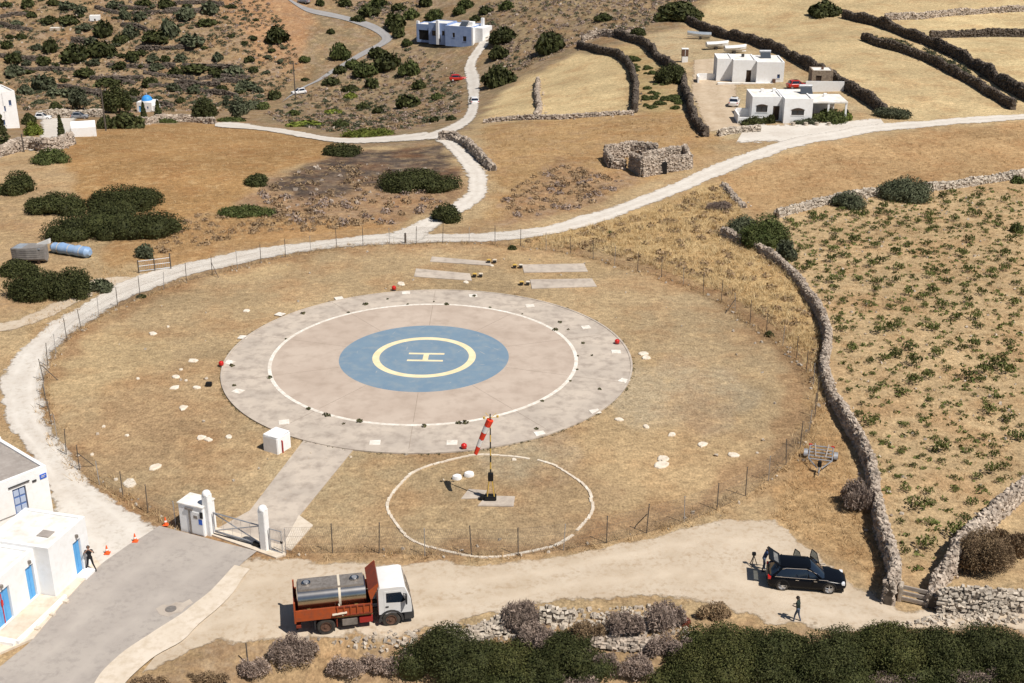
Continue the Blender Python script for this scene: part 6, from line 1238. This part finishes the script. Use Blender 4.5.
# ------------------------------------------------------------------ uncountable ground cover
def tufts(name, pts, m, hgt, spread, blades, seed, label):
    r = np.random.default_rng(seed); n = len(pts) * blades; C = np.repeat(pts, blades, 0).astype(float); C[:, :2] += r.normal(0, spread, (n, 2)); C[:, 2] = height(C[:, 0], C[:, 1])
    d = r.normal(0, .6, (n, 2)) + np.repeat(r.normal(0, .25, (len(pts), 2)), blades, 0); h = hgt * r.uniform(.4, 1.2, n) * np.repeat(r.uniform(.5, 1.4, len(pts)), blades); a = r.uniform(0, 6.28, n); w = h * r.uniform(.035, .07, n)
    s = np.stack([np.cos(a) * w, np.sin(a) * w, 0 * a], -1); top = C + np.column_stack([d * h[:, None], h])
    V = np.stack([C - s, C + s, top], 1).reshape(-1, 3); F = np.arange(3 * n).reshape(-1, 3)
    return tag(link(name, mesh_np(name, V, F, m)), label, name.replace('_', ' '), kind='stuff')
def away_from_pad(p, r=33.6): return p[np.hypot(p[:, 0] - PADX, p[:, 1] - PADY) > r]
gold = scatter_poly([(500, 246), (640, 214), (725, 182), (745, 220), (800, 285), (820, 340), (822, 400), (800, 360), (760, 322), (690, 280), (600, 252)], 4200)
tufts('tall_dry_grass', away_from_pad(gold), 'straw', .42, .14, 14, 1, 'tall golden dry grass between the fence and winding wall')
g2 = np.vstack([scatter_poly([(700, 185), (790, 156), (880, 140), (1023, 124), (1023, 172), (905, 186), (780, 210)], 1800), scatter_poly([(820, 400), (875, 500), (888, 590), (840, 560), (770, 515), (800, 450)], 900), scatter_poly([(120, 262), (250, 236), (390, 224), (300, 212), (200, 214)], 1500), scatter_poly([(480, 130), (690, 118), (700, 150), (600, 200), (490, 222)], 2400), scatter_poly(field, 3600), scatter_poly([(30, 345), (140, 270), (90, 262), (20, 300)], 500), scatter_poly([(70, 150), (110, 130), (200, 126), (330, 146), (240, 190), (200, 215), (120, 190)], 1800)])
tufts('dry_grass', away_from_pad(g2), 'straw_short', .28, .16, 10, 2, 'short dry grass scattered over the fields')
rr2 = np.sqrt(rng.uniform((Ro + .3) ** 2, 32.8 ** 2, 6000)); aa2 = rng.uniform(0, 6.283, 6000); g3 = np.column_stack([PADX + rr2 * np.cos(aa2), PADY + rr2 * np.sin(aa2), 0 * aa2])
tufts('mown_grass', g3, 'straw_short', .12, .2, 7, 3, 'short mown dry grass inside the fence')
g4 = FP[rng.integers(0, len(FP), 1300)].copy(); g4[:, :2] += rng.normal(0, .35, (1300, 2))
tufts('fence_grass', g4, 'straw_short', .36, .18, 10, 4, 'dry grass grown up along the fence line')
def clumps(name, pts, m, rad, n, seed, label, leaf=.17):
    r = np.random.default_rng(seed); k = len(pts); R_ = np.repeat(rad * r.uniform(.5, 1.5, k), n); d = unit_dirs(r, k * n); d[:, 2] = np.abs(d[:, 2]) * .7
    C = np.repeat(pts, n, 0) + d * R_[:, None] * r.uniform(.5, 1.0, (k * n, 1)); Nn = d + r.normal(0, .5, d.shape); Nn /= np.linalg.norm(Nn, axis=1, keepdims=True)
    V, F = quads(C, Nn, R_ * leaf * r.uniform(.7, 1.5, k * n) * 1.6, r); return tag(link(name, mesh_np(name, V, F, m)), label, 'scrub', kind='stuff')
mid_slope = [(262, 115), (300, 95), (330, 70), (390, 48), (412, 45), (440, 60), (462, 78), (460, 112), (420, 128), (330, 132)]
clumps('grey_scrub', np.vstack([scatter_poly(mid_slope, 420), scatter_poly([(330, 0), (420, 0), (412, 22), (385, 25)], 150), scatter_poly([(480, 5), (700, 0), (640, 30), (580, 42), (520, 72), (490, 60)], 480), scatter_poly([(250, 192), (330, 190), (450, 190), (440, 208), (390, 224), (280, 228)], 60), scatter_poly([(495, 225), (500, 205), (560, 165), (630, 180), (590, 205)], 40), scatter_poly([(0, 0), (270, 0), (300, 60), (260, 110), (0, 110)], 350)]), 'twig_grey', .6, 40, 5, 'low grey thorny scrub covering the slopes')
clumps('brown_scrub', np.vstack([scatter_poly(mid_slope, 420), scatter_poly([(0, 0), (270, 0), (300, 60), (260, 110), (0, 110)], 1300), scatter_poly([(480, 5), (700, 0), (640, 30), (580, 42), (520, 72), (490, 60)], 350), scatter_poly([(250, 192), (330, 160), (450, 190), (440, 208), (390, 224), (280, 228)], 170)]), 'twig_brown', .55, 36, 6, 'low brown scrub covering the slopes')
clumps('green_scrub', np.vstack([scatter_poly([(0, 0), (270, 0), (300, 60), (260, 110), (0, 110)], 1300), scatter_poly(mid_slope, 520), scatter_poly([(480, 5), (700, 0), (640, 30), (580, 42), (520, 72), (490, 60)], 220), scatter_poly([(868, 36), (905, 42), (950, 60), (1000, 95), (1020, 104), (1000, 100), (940, 64), (905, 52)], 160), scatter_poly([(330, 0), (420, 0), (412, 22), (385, 25)], 90)]), 'leaf_olive', .65, 40, 7, 'low green scrub on the slopes and walled strip')
def rocks(name, pts, size, m, seed, label):
    r = np.random.default_rng(seed); n = len(pts); S = size * r.uniform(.4, 1.6, (n, 1)) * r.uniform(.6, 1.2, (n, 3)); return tag(link(name, stones_mesh(name, pts + np.array([0, 0, .04]), S, r.uniform(0, 6.28, n), m)), label, 'rocks', kind='stuff')
rocks('slope_rocks', np.vstack([scatter_poly(mid_slope, 160), scatter_poly([(0, 0), (270, 0), (300, 60), (260, 110), (0, 110)], 420), scatter_poly([(480, 5), (700, 0), (640, 30), (580, 42), (520, 72), (490, 60)], 220), scatter_poly([(250, 192), (330, 160), (450, 170), (440, 208), (390, 224), (280, 228)], 60)]), .36, 'stone', 8, 'grey rocks strewn over the slopes')
rocks('bank_rocks', np.vstack([scatter_poly([(300, 640), (440, 628), (560, 610), (680, 606), (700, 640), (430, 660)], 700), scatter_poly([(940, 614), (1023, 612), (1023, 626), (900, 626)], 160)]), .2, 'stone_pale', 9, 'pale stones strewn over the bank')
rocks('verge_stones', np.vstack([away_from_pad(scatter_poly(field, 250)), g4[:200], g3[:60] ]), .16, 'stone_pale', 10, 'small pale stones lying in the grass')
# weeds growing in the pad joints
wa = rng.uniform(0, 6.283, 34); wr_ = np.where(rng.random(34) < .5, Rw + rng.normal(.25, .12, 34), rng.uniform(Rw + .6, Ro - .5, 34)); wp = np.column_stack([PADX + wr_ * np.cos(wa), PADY + wr_ * np.sin(wa) - .2, 0 * wa + .09])
wp = wp[rng.random(len(wp)) < .95]
clumps('pad_weeds', wp, 'weed', .2, 30, 12, 'dark weeds growing from cracks in the helipad concrete', .3)
rim_a = rng.uniform(0, 6.283, 420); rim = np.column_stack([PADX + OX + (Ro + rng.uniform(.1, .35, 420)) * np.cos(rim_a), PADY + OY + (Ro + rng.uniform(.1, .35, 420)) * np.sin(rim_a), 0 * rim_a])
clumps('rim_weeds', rim, 'weed', .14, 12, 13, 'dark weeds along the rim of the helipad')
clumps('vineyard_weeds', scatter_poly(field, 1500), 'leaf_vine', .26, 12, 14, 'tiny green and dry weeds among the vine plants', .3)
clumps('field_weeds', np.vstack([scatter_poly([(500, 215), (505, 190), (560, 165), (625, 178), (590, 205)], 120), away_from_pad(gold)[:200], scatter_poly([(120, 262), (250, 236), (390, 224), (300, 212), (200, 214)], 120)]), 'twig_brown', .5, 40, 15, 'brown dry weeds scattered over the fields')
